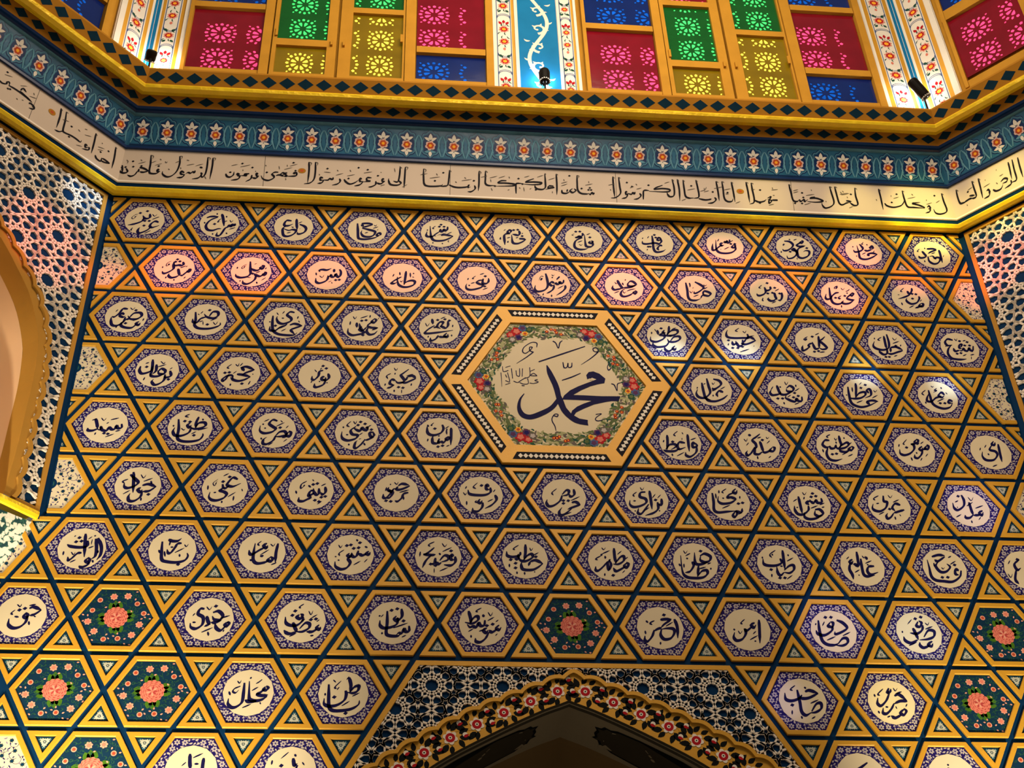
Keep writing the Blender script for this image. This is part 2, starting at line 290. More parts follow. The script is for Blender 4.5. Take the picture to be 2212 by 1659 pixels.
# inscription band
FRZ = """A الرسول فاخزنه|m-1866,184 -1865,130 -1871,39;t-1866,184 -1852,181 -1857,162;m-1894,187 -1893,128 -1898,74 -1913,50 -1922,72;t-1894,187 -1880,179 -1886,165;m-1923,81 -1918,68 -1934,44 -1967,35;m-1933,117 -1916,113;m-1955,93 -1957,79 -1968,83 -1978,73 -1992,77 -2005,67;m-2012,75 -2030,83 -2029,65 -2008,62;m-2008,62 -2023,43 -2050,39;m-2047,185 -2043,136 -2054,82 -2079,49 -2106,42 -2128,59 -2130,77;t-2047,185 -2033,182 -2038,163;m-2203,183 -2200,125 -2201,72 -2190,59 -2162,61 -2143,76;m-2148,84 -2158,88 -2157,75 -2143,76;t-2203,183 -2189,175 -2193,157;m-2256,95 -2235,92 -2205,76;m-2205,76 -2232,65 -2253,68;m-2258,86 -2259,64;m-2263,72 -2277,45 -2297,34 -2315,42;m-2327,86 -2317,64 -2333,54 -2351,58 -2370,78 -2365,92 -2351,89;m-2350,106 -2344,58;d-2290,99 -2331,94 -2247,106 -2295,135 -2154,111;t-2265,121 -2226,137;t-2197,130 -2171,145;t-2175,114 -2139,130;t-2255,149 -2247,140;t-2152,160 -2144,152;t-2123,144 -2115,136 -2109,145;t-2003,125 -1963,137;t-1955,124 -1915,140;t-2007,161 -1993,158;t-2067,139 -2041,154;t-2330,143 -2322,131 -2327,117;t-2101,96 -2093,88;t-2036,110 -2032,97;t-1900,56 -1891,38
B فرعون|m-1788,81 -1779,63 -1762,60 -1746,75 -1744,97;m-1711,81 -1726,85 -1718,72 -1707,73;m-1707,73 -1719,49 -1757,38;m-1660,89 -1687,83 -1673,75 -1707,73;m-1645,81 -1650,54 -1676,34;m-1611,88 -1622,92 -1617,74 -1607,79;m-1607,75 -1623,60 -1644,63;d-1764,92 -1646,131 -1703,155;t-1761,137 -1727,148;t-1712,131 -1657,149;t-1627,110 -1626,101;t-1697,114 -1696,105
B فعصی|m-1502,108 -1523,106 -1536,92 -1525,79 -1527,65 -1554,49 -1583,57 -1595,79;m-1473,82 -1494,90 -1515,84;m-1497,85 -1481,104 -1470,100 -1480,83;m-1453,106 -1467,101 -1455,83 -1473,82;m-1411,100 -1418,108 -1404,109 -1403,91 -1424,85 -1459,83;d-1409,123 -1565,103 -1423,177;t-1472,128 -1428,144;t-1442,153 -1401,169;t-1502,149 -1497,126;t-1576,153 -1571,144;t-1461,69 -1457,56;t-1457,161 -1456,147;o-1374,125
C الی فرعون رسولا|m-1339,187 -1335,132 -1338,45;t-1339,187 -1324,179 -1330,160;m-1303,189 -1300,134 -1304,75 -1324,46 -1358,37;t-1303,189 -1289,181 -1295,162;m-1200,90 -1202,76 -1220,80 -1227,70 -1255,69;m-1255,82 -1270,86 -1269,68 -1255,69;m-1251,69 -1261,50 -1285,44;m-1164,83 -1160,65 -1176,46 -1204,37;m-1139,80 -1128,63 -1106,50 -1079,61 -1058,81;m-1041,87 -1052,91 -1051,72 -1037,73;m-1033,73 -1050,49 -1081,38;m-988,99 -1013,98 -1012,79 -994,76 -1033,69;m-963,78 -965,54 -986,39 -1004,35;m-917,94 -928,94 -927,80 -913,81;m-913,81 -937,61 -962,68;m-831,183 -833,127 -842,81 -867,84;m-839,90 -824,72 -845,57 -881,60 -892,82 -893,101;m-802,185 -804,111 -806,41;t-835,187 -820,174;t-802,185 -788,181 -795,162;t-1278,108 -1274,99;t-1251,124 -1215,122;t-1186,105 -1145,121;d-1234,148 -1062,164 -1011,153 -953,115 -1115,87;t-1181,142 -1173,133;t-1110,147 -1103,133;t-1123,104 -1081,116;t-1032,129 -986,141;t-863,172 -858,144;t-940,139 -933,140;t-937,47 -913,58;t-817,45 -789,65
D شاهدا علیکم کما ارسلنا|m-700,178 -699,122 -695,76 -677,61 -634,61 -599,68 -592,78;t-700,178 -686,170 -693,151;t-717,135 -678,147;m-554,178 -557,122 -563,75 -584,65 -606,63;t-554,178 -543,165;m-556,76 -527,63 -492,61 -456,68 -445,82 -449,63 -435,69;m-413,80 -410,57 -431,37 -452,35;m-388,179 -388,104 -392,44;t-388,183 -377,170 -384,156;m-352,181 -352,134 -352,97 -334,84 -298,86;t-352,186 -338,172;d-298,82;m-233,123 -262,121 -280,106 -234,106 -190,102 -187,93 -219,87 -291,82;m-180,38 -180,98 -172,108 -147,109;d-143,105;m-78,146 -111,130 -122,120 -75,123 -38,121 -39,111 -82,104 -140,105;m-15,182 -13,127 -14,89 -32,74 -61,77 -72,91 -71,105;t-15,187 -8,178;m33,101 8,100 4,86 37,92 -14,75;m50,186 52,112 50,42;t50,186 61,178;t-664,115 -607,128;t-628,150 -621,136;d-635,99 -589,157 -417,112 -165,141 -68,70;t-485,108 -428,121;t-471,132 -460,123;t-377,138 -341,149;t-327,136 -284,152;t-277,139 -240,155;t-323,127 -320,108;t-219,152 -215,138;t-132,152 -103,163;t-59,157 -23,173;t5,142 42,158;t-320,67 -313,48;t-227,58 -216,63;t-137,82 -133,54;t-104,70 -93,80;t25,64 25,50;t-162,81 -155,72;t-521,101 -513,92
D شاهدا|m79,77 82,58 104,55 126,70;m141,90 126,75 140,62 159,77 148,90;m112,83 107,64;m169,184 168,133 170,82 187,60 219,57 234,62;m263,69 259,59 249,68 241,55 231,62;t169,184 180,176 172,161;d125,177 192,93 239,100 231,86 246,86;t77,123 113,135;t76,104 113,121;t92,152 95,138;t214,117 255,129;t234,146 235,132
E انا ارسلنا الیکم رسولا|m374,187 375,117 379,43;t374,187 385,173;m407,184 411,119 413,73 386,43 357,37;t407,184 418,175;m497,87 493,73 483,81 475,69 453,75;m453,84 443,84 445,67 457,75;m456,70 444,46 418,36;m523,79 529,61 510,41 487,35;m542,38 545,89 553,101 579,101;m658,142 624,126 609,112 653,119 693,116 696,102 659,96 578,96;m716,187 724,127 720,76 697,65 684,79 681,97;t716,187 727,174;m746,189 753,120 751,40;t746,189 756,175;m779,186 782,121 786,75 804,62 833,64;t779,186 789,173;m854,190 861,135 863,74 833,61;t854,190 864,177;t346,125 383,136;t356,97 359,88;d453,149 481,123 577,138 824,147;t470,113 492,124;t506,106 536,117;t504,143 511,134;t670,157 700,168;t800,117 845,129;t762,41 789,56;t898,137 900,118;t874,112 904,123
E انا ارسلنا|m861,61 898,54 928,60 935,65;m955,75 960,57 940,37 911,31;m971,188 977,118 979,53;t971,188 985,179;m1005,189 1008,138 1010,74 1026,51 1052,53 1061,72;m1060,188 1066,123 1070,49;t1005,189 1019,181;t1060,188 1071,179;d946,112 1032,112;t912,143 903,124;t895,109 925,120;t956,136 1009,152;t1014,130 1053,141;t1020,102 1038,103;t1073,40 1101,55;o1107,125
E مهیلا|m1146,192 1152,128 1155,49;t1146,192 1160,184;m1176,189 1179,138 1184,78 1178,50 1155,40;t1176,189 1190,180;m1183,69 1208,57 1238,63 1255,78;m1263,87 1283,97 1269,69 1270,51 1284,70 1262,78;m1321,76 1303,75 1284,74;d1215,50 1224,141;t1291,144 1329,151;t1297,163 1299,149;t1295,107 1306,108;t1171,138 1194,144;t1265,37 1296,47
G الجبال کثیبا|m1397,191 1403,141 1411,81 1433,73 1449,88;t1397,191 1407,182;m1449,88 1455,74 1475,89 1478,75 1498,90;m1542,111 1522,105 1514,100 1548,102 1580,90 1583,81 1545,74 1493,76;d1420,60 1469,135 1461,61 1473,103;t1418,146 1449,157;t1417,132 1448,143;t1525,161 1527,151;t1490,117 1540,129;t1475,52 1514,68;m1637,189 1643,143 1650,80 1632,51 1596,36 1580,53 1578,71;t1637,189 1651,181;m1667,190 1672,136 1680,76 1697,64;t1667,190 1682,182;t1602,86 1605,77;t1697,155 1703,142;t1691,137 1741,148
G لجبا|m1683,64 1701,65 1721,77 1741,84;m1786,188 1784,131 1790,75 1770,63 1753,73 1741,90;m1723,94 1755,90;t1786,188 1799,177;t1709,162 1716,151;t1700,133 1749,147;t1732,123 1735,112;d1757,141;t1735,44 1760,57
H ل وکانت ا|m1927,189 1932,127 1935,43;t1927,189 1939,173;m1950,89 1962,72 1998,63 2042,76 2064,100 2072,123;m2067,184 2072,123 2083,73 2120,69 2185,67;m2186,72 2151,87 2115,97 2163,107;t2067,184 2079,174;m2200,73 2211,85 2218,68 2203,62;m2218,68 2210,45 2184,33;m2301,178 2306,122 2314,56 2278,32 2246,36 2236,63;t2301,178 2313,167;d1993,97 2030,157 2256,159;t2007,125 2041,138;t1996,147 1994,136;t2120,164 2128,153;t2091,129 2140,143;t2204,129 2202,118;t2257,109 2283,127;t2199,95 2234,108;t1903,115 1906,103
R والجبا|m94,181 88,134 88,88 104,78 133,78;t94,181 103,164;m114,78 144,82 162,78;m151,101 181,88;m193,183 190,130 187,80 170,73 154,82;m231,179 225,119 215,45;t193,183 202,166;t231,179 239,162;m249,76 260,80 263,60 254,60;m263,60 251,41 221,37;t154,140 185,145;d151,130;t241,108 281,112;t265,151 262,142;t121,56 122,45
R الارض|m284,65 297,47 325,45 346,67;m339,88 362,97 377,86 367,71 344,73;m393,67 385,43 345,35;m415,183 410,140 399,69;m440,186 430,117 422,54 393,50;m472,181 464,119 458,47;t342,177 338,168;t343,125 367,127;t314,97 319,84
L اخذا وبیلا|m-110,188 -99,123 -93,48;t-110,188 -99,182;m-206,59 -193,45 -167,45 -166,70;m-113,68 -148,70 -165,66;m-113,68 -143,54 -168,50;d-142,134 -183,98;m-242,188 -235,125 -230,54;t-242,188 -230,177;m-264,82 -277,82 -272,66 -255,79;m-251,82 -253,61 -287,45;m-436,193 -426,139 -419,75 -404,68 -372,75 -339,77 -309,75 -305,89;m-469,191 -460,141 -457,64;m-414,75 -436,52 -463,45;t-469,191 -457,182;t-436,193 -422,191;d-382,129 -376,61;t-442,134 -404,148;t-342,139 -328,134;t-309,168 -293,173;t-298,134 -260,150;t-324,43 -290,57;t-193,157 -187,152;t-207,118 -168,132;t-202,102 -171,116;o-508,134
L فکیف|m-822,109 -805,104 -784,114 -782,129 -771,134 -766,118;m-769,116 -731,120 -691,120 -649,116 -624,111;m-703,134 -694,154 -671,145;m-705,127 -667,120 -633,114;m-637,91 -632,100 -610,95 -618,84;m-607,98 -605,79 -630,68;d-799,184 -766,95 -755,100;t-808,161 -766,177;t-712,159 -679,182;t-648,136 -608,150;t-635,170 -627,159;t-708,75 -698,70;t-679,86 -669,89"""
B0, B1 = (.45, 6.24), (.65, 7.31)
def inscription(face, gs, label):
    t = thing('inscription_band', label, 'inscription', face, (0, 0, 0), 'inscription bands')
    dz, dy = B1[0]-B0[0], B1[1]-B0[1]; l = hypot(dz, dy); nz, ny = dy/l, -dz/l
    def lift(s, name, off):
        mb = MB()
        for x, y, z in s.v: mb.v.append((x, B0[1]+dy*y/l+ny*(z+off), B0[0]+dz*y/l+nz*(z+off)))
        mb.f = s.f; mb.m = s.m; mb.mats = s.mats; return obj(name, mb.mesh(name), t)
    mb = MB(); run(mb, face, [B0, B1], TEXTBAND)
    obj('tile_strip', mb.mesh('tile_strip'), t)
    seams = {'F': (-7.9, -2.75, 1.95, 7.05), 'L': (-3.05, -6.5), 'R': (5.0,)}[face]
    s = MB()
    for x in seams: s.bar((x, 0.02), (x, l-.02), .014, 0, .003, FAINT)
    lift(s, 'tile_joint', .001)
    for ln in FRZ.strip().split('\n'):
        g, rest = ln.split(' ', 1); nm, st = rest.split('|')
        if g not in gs: continue
        for part in ('',):
            s = MB(); write(s, st, .005, .004, .05, .058, .030, INK2, FAINT, OCHRE, .038)
            o = lift(s, 'lettering', .002); o['label'] = 'black lettering reading %s' % nm
inscription('F', 'ABCDEGH', 'pale tile band with a long black Arabic inscription along the front wall')
inscription('L', 'L', 'pale tile band with black Arabic lettering sloping down the left wall')
inscription('R', 'R', 'pale tile band with black Arabic lettering on the right wall, lit yellow')
# ------------------------------------------------------------------ setting: wall bases
ARCH_IN = [(.06, -8.86), (.55, -9.05), (1.2, -9.36), (1.85, -9.70), (2.5, -10.06), (3.1, -10.46), (4.2, -11.3), (5.2, -12.4), (5.9, -14.0), (6.0, -16.0)]
def arch_pts(k=0.0):      # full inner curve left to right about x=-.17
    R = smooth([(x, y+k) for x, y in ARCH_IN], 4); R[0] = (0, R[0][1]+.03)
    return [(-.17-x, y) for x, y in R[::-1]]+[(-.17+x, y) for x, y in R[1:]]
wm = MB()
AI = arch_pts()
outer = [(-12, 6.2), (-12, -4.33), (-21.9, -27.5), (-21.9, -28.7), (AI[0][0], -28.7)]+AI+[(AI[-1][0], -28.7), (21.9, -28.7), (21.9, -27.5), (12, -4.33), (12, 6.2)]
wm.poly(outer, 0, NAVY)
tag(obj('wall_front', wm.mesh('wall_front')), 'navy painted wall behind the gold panels', None, None, 'structure')
wu = MB(); wu.poly([(-11.586, 9.0), (11.586, 9.0), (11.586, 18), (-11.586, 18)], .93, WOOD)
tag(obj('wall_upper', wu.mesh('wall_upper')), 'drum wall behind the stained glass', None, None, 'structure')
for fc in 'LR':
    s = MB(); a, b = xlim(fc, .98); s.poly([(a, 9.0), (b, 9.0), (b, 18), (a, 18)], .93, WOOD)
    nm = 'wall_upper_left' if fc == 'L' else 'wall_upper_right'
    tag(obj(nm, s.mesh(nm), None, fc), 'drum wall on the %s' % ('left' if fc == 'L' else 'right'), None, None, 'structure')
# arch soffit and the dark vault beyond
s = MB(); s.rings([[(x, y, .02) for x, y in AI], [(x, y, -1.62) for x, y in AI]], SOFFIT, False)
so = tag(obj('wall_soffit', s.mesh('wall_soffit')), 'umber underside of the pointed arch', None, None, 'structure')
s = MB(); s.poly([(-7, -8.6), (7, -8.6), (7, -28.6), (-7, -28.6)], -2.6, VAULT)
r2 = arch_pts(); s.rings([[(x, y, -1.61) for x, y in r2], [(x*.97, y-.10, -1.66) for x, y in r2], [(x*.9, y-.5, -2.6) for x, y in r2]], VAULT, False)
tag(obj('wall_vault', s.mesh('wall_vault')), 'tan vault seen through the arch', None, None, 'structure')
s = MB()
for i in range(-4, 5):
    for j in range(3):
        cx, cy = i*.62+(j % 2)*.31-.2, -9.75-abs(i*.62+(j % 2)*.31)*.5-j*.36
        P = [(cx+.28*cos(2*pi*k/6+pi/6), cy+.17*sin(2*pi*k/6+pi/6)) for k in range(7)]
        for k in range(6): s.bar(P[k], P[k+1], .025, -2.59, -2.585, SOFFIT2)
obj('vault_pattern', s.mesh('vault_pattern'), bpy.data.objects['wall_vault'])
# dark cartouches painted on the soffit
def cartouche(sg):
    s = MB(); L = [0]; R = smooth([(x, y) for x, y in ARCH_IN], 8)
    for i in range(1, len(R)): L.append(L[-1]+hypot(R[i][0]-R[i-1][0], R[i][1]-R[i-1][1]))
    def on(t, d):
        i = max(k for k in range(len(L)) if L[k] <= t+1e-9); i = min(i, len(L)-2); q = (t-L[i])/(L[i+1]-L[i])
        x = R[i][0]+(R[i+1][0]-R[i][0])*q; y = R[i][1]+(R[i+1][1]-R[i][1])*q
        return (-.17+sg*x, y-.008, -d)
    def add(pts, m, lift=0):
        s.face([(lambda p: (p[0]-sg*lift*.45, p[1]-lift, p[2]))(on(t, d)) for t, d in pts], m)
    o = [(.62, .78), (.66, .62), (.60, .5), (.74, .46), (.80, .34), (.95, .36), (1.1, .27), (1.6, .22), (2.6, .2), (5, .2), (5, 1.45), (2.6, 1.45), (1.6, 1.42), (1.1, 1.36), (.95, 1.24), (.80, 1.22), (.74, 1.05), (.60, 1.02), (.66, .92)]
    add(o, BLACK); add([(t*.95+.10, .82+(d-.82)*.9) for t, d in o], SOFFIT2, .004)
    rr = random.Random(3)
    for i in range(110):
        t, d = rr.uniform(.85, 4.6), rr.uniform(.34, 1.32); a = rr.uniform(0, 6.28); q = rr.uniform(.07, .15)
        add([(t+q*.9*cos(a+k)*(.6+.4*(i % 2)), d+q*.8*sin(a+k)*(.5+.5*((k*7) % 2))) for k in (0, 1, 2.1, 3.1, 4.2, 5.2)], SOFFIT if i % 3 else BLACK, .006+i*2e-5)
    c = obj('cartouche', s.mesh('cartouche'), so); c['label'] = 'dark scrolled cartouche on the %s slope of the arch underside' % ('left' if sg < 0 else 'right')
cartouche(-1); cartouche(1)
# ------------------------------------------------------------------ geometric lattice (ten-pointed stars)
def girih(inside, z0, z1, m, org=(0, 0), box=(-4, 4, -12, -7), w=.041, a=.95):
    dx, dy = a*cos(radians(36.2)), a*sin(radians(36.2)); e = .2236*a/.95; rd = 1.539*e; rp = .688*e; RP = rd+rp; segs = {}
    def seg(p, q):
        k = tuple(sorted(((round(p[0], 2), round(p[1], 2)), (round(q[0], 2), round(q[1], 2))))); segs[k] = (p, q)
    for i in range(-40, 41):
        for j in range(-40, 41):
            cx, cy = org[0]+(i+j)*dx, org[1]+(i-j)*dy
            if not (box[0]-1 < cx < box[1]+1 and box[2]-1 < cy < box[3]+1): continue
            for k in range(10):
                an = radians(18+36*k+72)     # chord direction midpoint
                hd = rd*.42; mx, my = cx+hd*cos(an), cy+hd*sin(an); tx, ty = -sin(an), cos(an); hl = sqrt(rd*rd-hd*hd); aa = math.acos(hd/rd)-radians(72)
                for u in (1, -1):
                    q = an+u*radians(72); seg((mx+tx*hd*.325*u, my+ty*hd*.325*u), (mx+tx*hd*1.376*u, my+ty*hd*1.376*u)); seg((mx+tx*hd*1.376*u, my+ty*hd*1.376*u), (cx+rd*cos(q), cy+rd*sin(q)))
                f = radians(18+36*k); px, py = cx+RP*cos(f), cy+RP*sin(f)
                def T(n): return (px+rp*cos(f+pi+radians(72*n)), py+rp*sin(f+pi+radians(72*n)))
                def D(n): return (px+.382*rp*cos(f+pi+radians(72*n+36)), py+.382*rp*sin(f+pi+radians(72*n+36)))
                if k in (2, 7):
                    X = (cx, cy+(dy if k == 2 else -dy))
                    for p, q in ((T(0), D(0)), (D(0), T(1)), (T(1), X), (T(0), D(-1)), (D(-1), T(-1)), (T(-1), X)): seg(p, q)
                else:
                    for n in range(5): seg(T(n), D(n)); seg(D(n), T(n+1))
    mb = MB()
    for p, q in segs.values():
        n = 10; ok = [inside(p[0]+(q[0]-p[0])*i/n, p[1]+(q[1]-p[1])*i/n) for i in range(n+1)]
        i = 0
        while i < n:
            if ok[i] and ok[i+1]:
                j = i+1
                while j < n and ok[j+1]: j += 1
                mb.bar((p[0]+(q[0]-p[0])*i/n, p[1]+(q[1]-p[1])*i/n), (p[0]+(q[0]-p[0])*j/n, p[1]+(q[1]-p[1])*j/n), w, z0, z1, m); i = j
            else: i += 1
    return mb
def offset_path(P, d):
    o = []
    for i in range(len(P)):
        a, b = P[max(i-1, 0)], P[min(i+1, len(P)-1)]; dx, dy = b[0]-a[0], b[1]-a[1]; l = hypot(dx, dy) or 1
        dd = d[i] if isinstance(d, list) else d
        o.append((P[i][0]-dy/l*dd, P[i][1]+dx/l*dd))
    return o
def resample(P, st):
    L = [0]
    for i in range(1, len(P)): L.append(L[-1]+hypot(P[i][0]-P[i-1][0], P[i][1]-P[i-1][1]))
    n = max(2, int(L[-1]/st)); o = []; k = 0
    for i in range(n+1):
        t = L[-1]*i/n
        while k < len(L)-2 and L[k+1] < t: k += 1
        q = (t-L[k])/(L[k+1]-L[k] or 1); o.append((P[k][0]+(P[k+1][0]-P[k][0])*q, P[k][1]+(P[k+1][1]-P[k][1])*q))
    return o, L[-1]
def strip(mb, A, B, z, m):
    for i in range(len(A)-1): mb.poly([A[i], A[i+1], B[i+1], B[i]], z, m)
def curve_y(P):
    def f(x):
        for i in range(len(P)-1):
            a, b = P[i], P[i+1]
            if min(a[0], b[0]) <= x <= max(a[0], b[0]) and a[0] != b[0]: return a[1]+(b[1]-a[1])*(x-a[0])/(b[0]-a[0])
        return -1e9
    return f
# spandrel over the low arch
ARCH_OUT = [(0, -8.11), (.55, -8.30), (1.05, -8.50), (1.5, -8.69), (2.0, -8.90), (2.45, -9.13), (2.9, -9.37), (3.3, -9.61), (3.75, -9.90), (4.2, -10.2), (5.2, -11.05), (6.2, -12.2), (6.8, -13.8)]
ro = smooth(ARCH_OUT, 4); AO = [(-.04-x, y) for x, y in ro[::-1]]+[(-.04+x, y) for x, y in ro[1:]]
t = thing('spandrel_panel', 'white star lattice spandrel panel over the low pointed arch', 'panel', 'F', (0, -8.7, 0))
def shift(mb, dy): mb.v = [(x, y-dy, z) for x, y, z in mb.v]; return mb
top, g = -7.794-.06, .06
lx = lambda y: -4+(y+8.66)/S3+g*1.155; rx = lambda y: 4-(y+8.66)/S3-g*1.155
fo = [(lx(top), top), (rx(top), top), (rx(-13.5), -13.5), (rx(-13.5)-.14, -13.5), (rx(top-.11)-.13, top-.11), (lx(top-.11)+.13, top-.11), (lx(-13.5)+.14, -13.5), (lx(-13.5), -13.5)]
s = MB(); s.prism(fo, 0, .06, GOLD); obj('frame', shift(s, -8.7).mesh('frame'), t)
fy = curve_y(AO)
s = girih(lambda x, y: y < top-.10 and lx(y)+.12 < x < rx(y)-.12 and y > fy(x), 0, .05, LATT, (-1.59, -8.43), (-8, 8, -13.5, -7.8))
obj('lattice', shift(s, -8.7).mesh('lattice'), t)
# scalloped gold arch band with painted blossoms
t = thing('arch_band', 'scalloped gold arch band painted with red and white blossoms', 'arch', 'F', (0, -8.7, 0))
P, Ln = resample(AO, .03); n = len(P)
sc = lambda i, tot, N: abs(sin(pi*(i/(tot-1)*N)))**.8
NS = round(Ln/.5)
o1 = offset_path(P, [.005+.085*sc(i, n, NS) for i in range(n)]); o2 = offset_path(P, [-.085+.085*sc(i, n, NS) for i in range(n)])
s = MB(); strip(s, o1, o2, .11, GOLD); s.rings([[(x, y, 0) for x, y in o1], [(x, y, .11) for x, y in o1]], GOLD, False); s.rings([[(x, y, .11) for x, y in o2], [(x, y, .05) for x, y in o2]], GOLD, False)
obj('scalloped_rim', shift(s, -8.7).mesh('scalloped_rim'), t)
AI2, Li = resample(arch_pts(.06), .05); AO2, _ = resample(AO, Ln/(len(AI2)-1)*.9999)
m_ = min(len(AO2), len(AI2)); AO3 = [AO2[round(i*(len(AO2)-1)/(m_-1))] for i in range(m_)]; AI3 = [AI2[round(i*(len(AI2)-1)/(m_-1))] for i in range(m_)]
s = MB(); strip(s, AO3, AI3, .05, GOLD); obj('band', shift(s, -8.7).mesh('band'), t)
s = MB(); rr = random.Random(11); mid = [((a[0]*.52+b[0]*.48), (a[1]*.52+b[1]*.48)) for a, b in zip(AO3, AI3)]
mid, Lm = resample(mid, .005); NF = 30
def at(q):
    i = min(max(int(q*(len(mid)-1)), 1), len(mid)-2); a, b = mid[i-1], mid[i+1]; return mid[i], atan2(b[1]-a[1], b[0]-a[0])
for k in range(NF):
    (x, y), a = at((k+.5)/NF); ca, sa = cos(a), sin(a)
    if y < -11.6: continue
    def Q(u, v): return (x+u*ca-v*sa, y+u*sa+v*ca)
    fl = 1 if k >= NF//2 else -1
    s.ribbon(smooth([Q(-.28, .02*fl), Q(-.13, -.06), Q(.13, .06), Q(.28, -.02*fl)], 4), [.008]*13, .053, BROWN)
    for (u, v, an, l) in ((.24, .17, .5, .20), (.34, .10, 2.4, .18), (.30, -.14, -.6, .19), (.18, -.22, -1.5, .17), (-.22, -.17, 3.6, .19), (-.26, .15, 2.3, .19), (-.12, .24, 1.2, .16), (.10, .25, .9, .15), (.36, -.02, 0, .18), (-.10, -.25, 4.2, .16), (.40, .22, 1.3, .14)):
        s.leaf(Q(u*.9+rr.uniform(-.02, .02), v+rr.uniform(-.02, .02)), a+an, l*1.28, l*.72, .054, BLACK)
    for (u, v, an) in ((.33, .20, 1.2), (.31, -.09, -.4)):
        c = Q(u, v); s.disc(c, .055, .057, WHITE, 10); s.leaf(Q(u+.01, v-.035), a, .13, .07, .0585, RED)
    c = (x, y); s.flower(c, .165, .060, WHITE, 6, a+.3, .70); s.disc(c, .105, .062, RED, 14); s.disc(c, .042, .064, WHITE, 10); s.disc(c, .018, .066, BLACK, 8)
obj('blossom_painting', shift(s, -8.7).mesh('blossom_painting'), t)
s = MB(); J = arch_pts(.075); K = arch_pts(-.01); s.rings([[(x, y, .05) for x, y in J], [(x, y, .085) for x, y in J], [(x, (y+k[1])/2, .05) for (x, y), k in zip(J, K)], [(x, y, .075) for x, y in K], [(x, y-.03, 0) for x, y in K]], SOFFIT2, False)
o = obj('inner_moulding', shift(s, -8.7).mesh('inner_moulding'), t); o['label'] = 'dark inner moulding'
# ------------------------------------------------------------------ side walls: lattice spandrels over squinch arches
ASIDE = [(.86, -4.3), (.80, -3), (.80, -2), (.80, -1), (.86, -.2), (.98, .45), (1.4, 1.38), (2.05, 2.15), (2.75, 2.80), (4, 3.75), (5.5, 4.7), (7, 5.45)]
for fc, sg, nm in (('L', -1, 'left'), ('R', 1, 'right')):
    half = smooth(ASIDE, 4); full = half+[(14-x, y) for x, y in half[::-1][1:]]
    full = [(sg*x, y) for x, y in (full if sg > 0 else full)]
    if sg < 0: full = full[::-1]
    fr = [(p[0], p[1]) for p in full]
    xs = sorted((0, sg*14))
    s = MB(); s.poly([(xs[0], 6.2), (xs[0], -4.5)]+fr+[(xs[1], -4.5), (xs[1], 6.2)], 0, NAVY)
    tag(obj('wall_'+nm, s.mesh('wall_'+nm), None, fc), 'navy wall face carrying the white lattice on the %s' % nm, None, None, 'structure')
    t = thing('lattice_spandrel', 'white star lattice in a gold frame above the squinch arch on the %s' % nm, 'panel', fc, (0, 0, 0), 'side lattices')
    a, b = xs[0]+.15, xs[1]-.15; yt = 5.98
    s = MB()
    s.prism([(a, -4.4), (a+.12, -4.4), (a+.12, yt-.12), (b-.12, yt-.12), (b-.12, -4.4), (b, -4.4), (b, yt), (a, yt)], 0, .06, BROWN)
    for q in (a, b-.75): s.prism([(q, -4.36), (q+.75, -4.36), (q+.75, -4.24), (q, -4.24)], 0, .055, BROWN)
    obj('frame', s.mesh('frame'), t)
    fy = curve_y(fr); inner = lambda x, y: (abs(x) < .85 or abs(x) > 13.15 or y > fy(x)) and not (.82 <= abs(x) <= 13.18 and y < fy(x))
    s = girih(lambda x, y: a+.13 < x < b-.13 and -4.22 < y < yt-.13 and inner(x, y), 0, .05, LATT, (sg*1.27, 3.60), (xs[0], xs[1], -4.4, 6.1), .058, 1.30)
    obj('lattice', s.mesh('lattice'), t)
    t = thing('squinch_arch', 'plain scalloped gold squinch arch with a peach niche on the %s' % nm, 'arch', fc, (0, 0, 0), 'squinch arches')
    P, Ln = resample(fr, .03); n = len(P); NS = round(Ln/.56)
    o1 = offset_path(P, [.09*sc(i, n, NS)+.05 for i in range(n)]); o2 = offset_path(P, [.09*sc(i, n, NS)-.06 for i in range(n)]); o3 = offset_path(P, -.22)
    s = MB(); strip(s, o1, o2, .10, BROWN); s.rings([[(x, y, 0) for x, y in o1], [(x, y, .10) for x, y in o1]], BROWN, False); s.rings([[(x, y, .10) for x, y in o2], [(x, y, .02) for x, y in o2]], BROWN, False)
    obj('scalloped_rim', s.mesh('scalloped_rim'), t)
    s = MB(); s.rings([[(x, y, .03) for x, y in o1], [(x, y, .03) for x, y in o3], [(x, y, -.55) for x, y in offset_path(P, -.26)]], BROWN, False); obj('reveal', s.mesh('reveal'), t)
    P2, _ = resample(offset_path(P, -.26), .25); cx = sg*7; R = []
    for k in range(9):
        q = k/8; f = cos(q*pi/2*.97); R.append([(cx+(x-cx)*f, -4.4+(y+4.4)*(.35+.65*f) if k else y, -.55-4.6*sin(q*pi/2)) for x, y in P2])
    s = MB(); s.rings(R, PEACH, False); o = obj('niche', s.mesh('niche'), t)
    for q in o.data.polygons: q.use_smooth = True
    s = MB(); s.rings([[(x, y, z) for y, z in ((-4.53, 0), (-4.52, .07), (-4.45, .11), (-4.36, .10), (-4.32, .03), (-4.32, -.6))] for x in (xs[0]+.16, xs[1]-.16)], LEAF, False)
    tag(obj('sill_moulding', s.mesh('sill_moulding'), None, fc), 'gold leaf sill under the squinch arch on the %s' % nm, 'moulding', 'squinch sills')
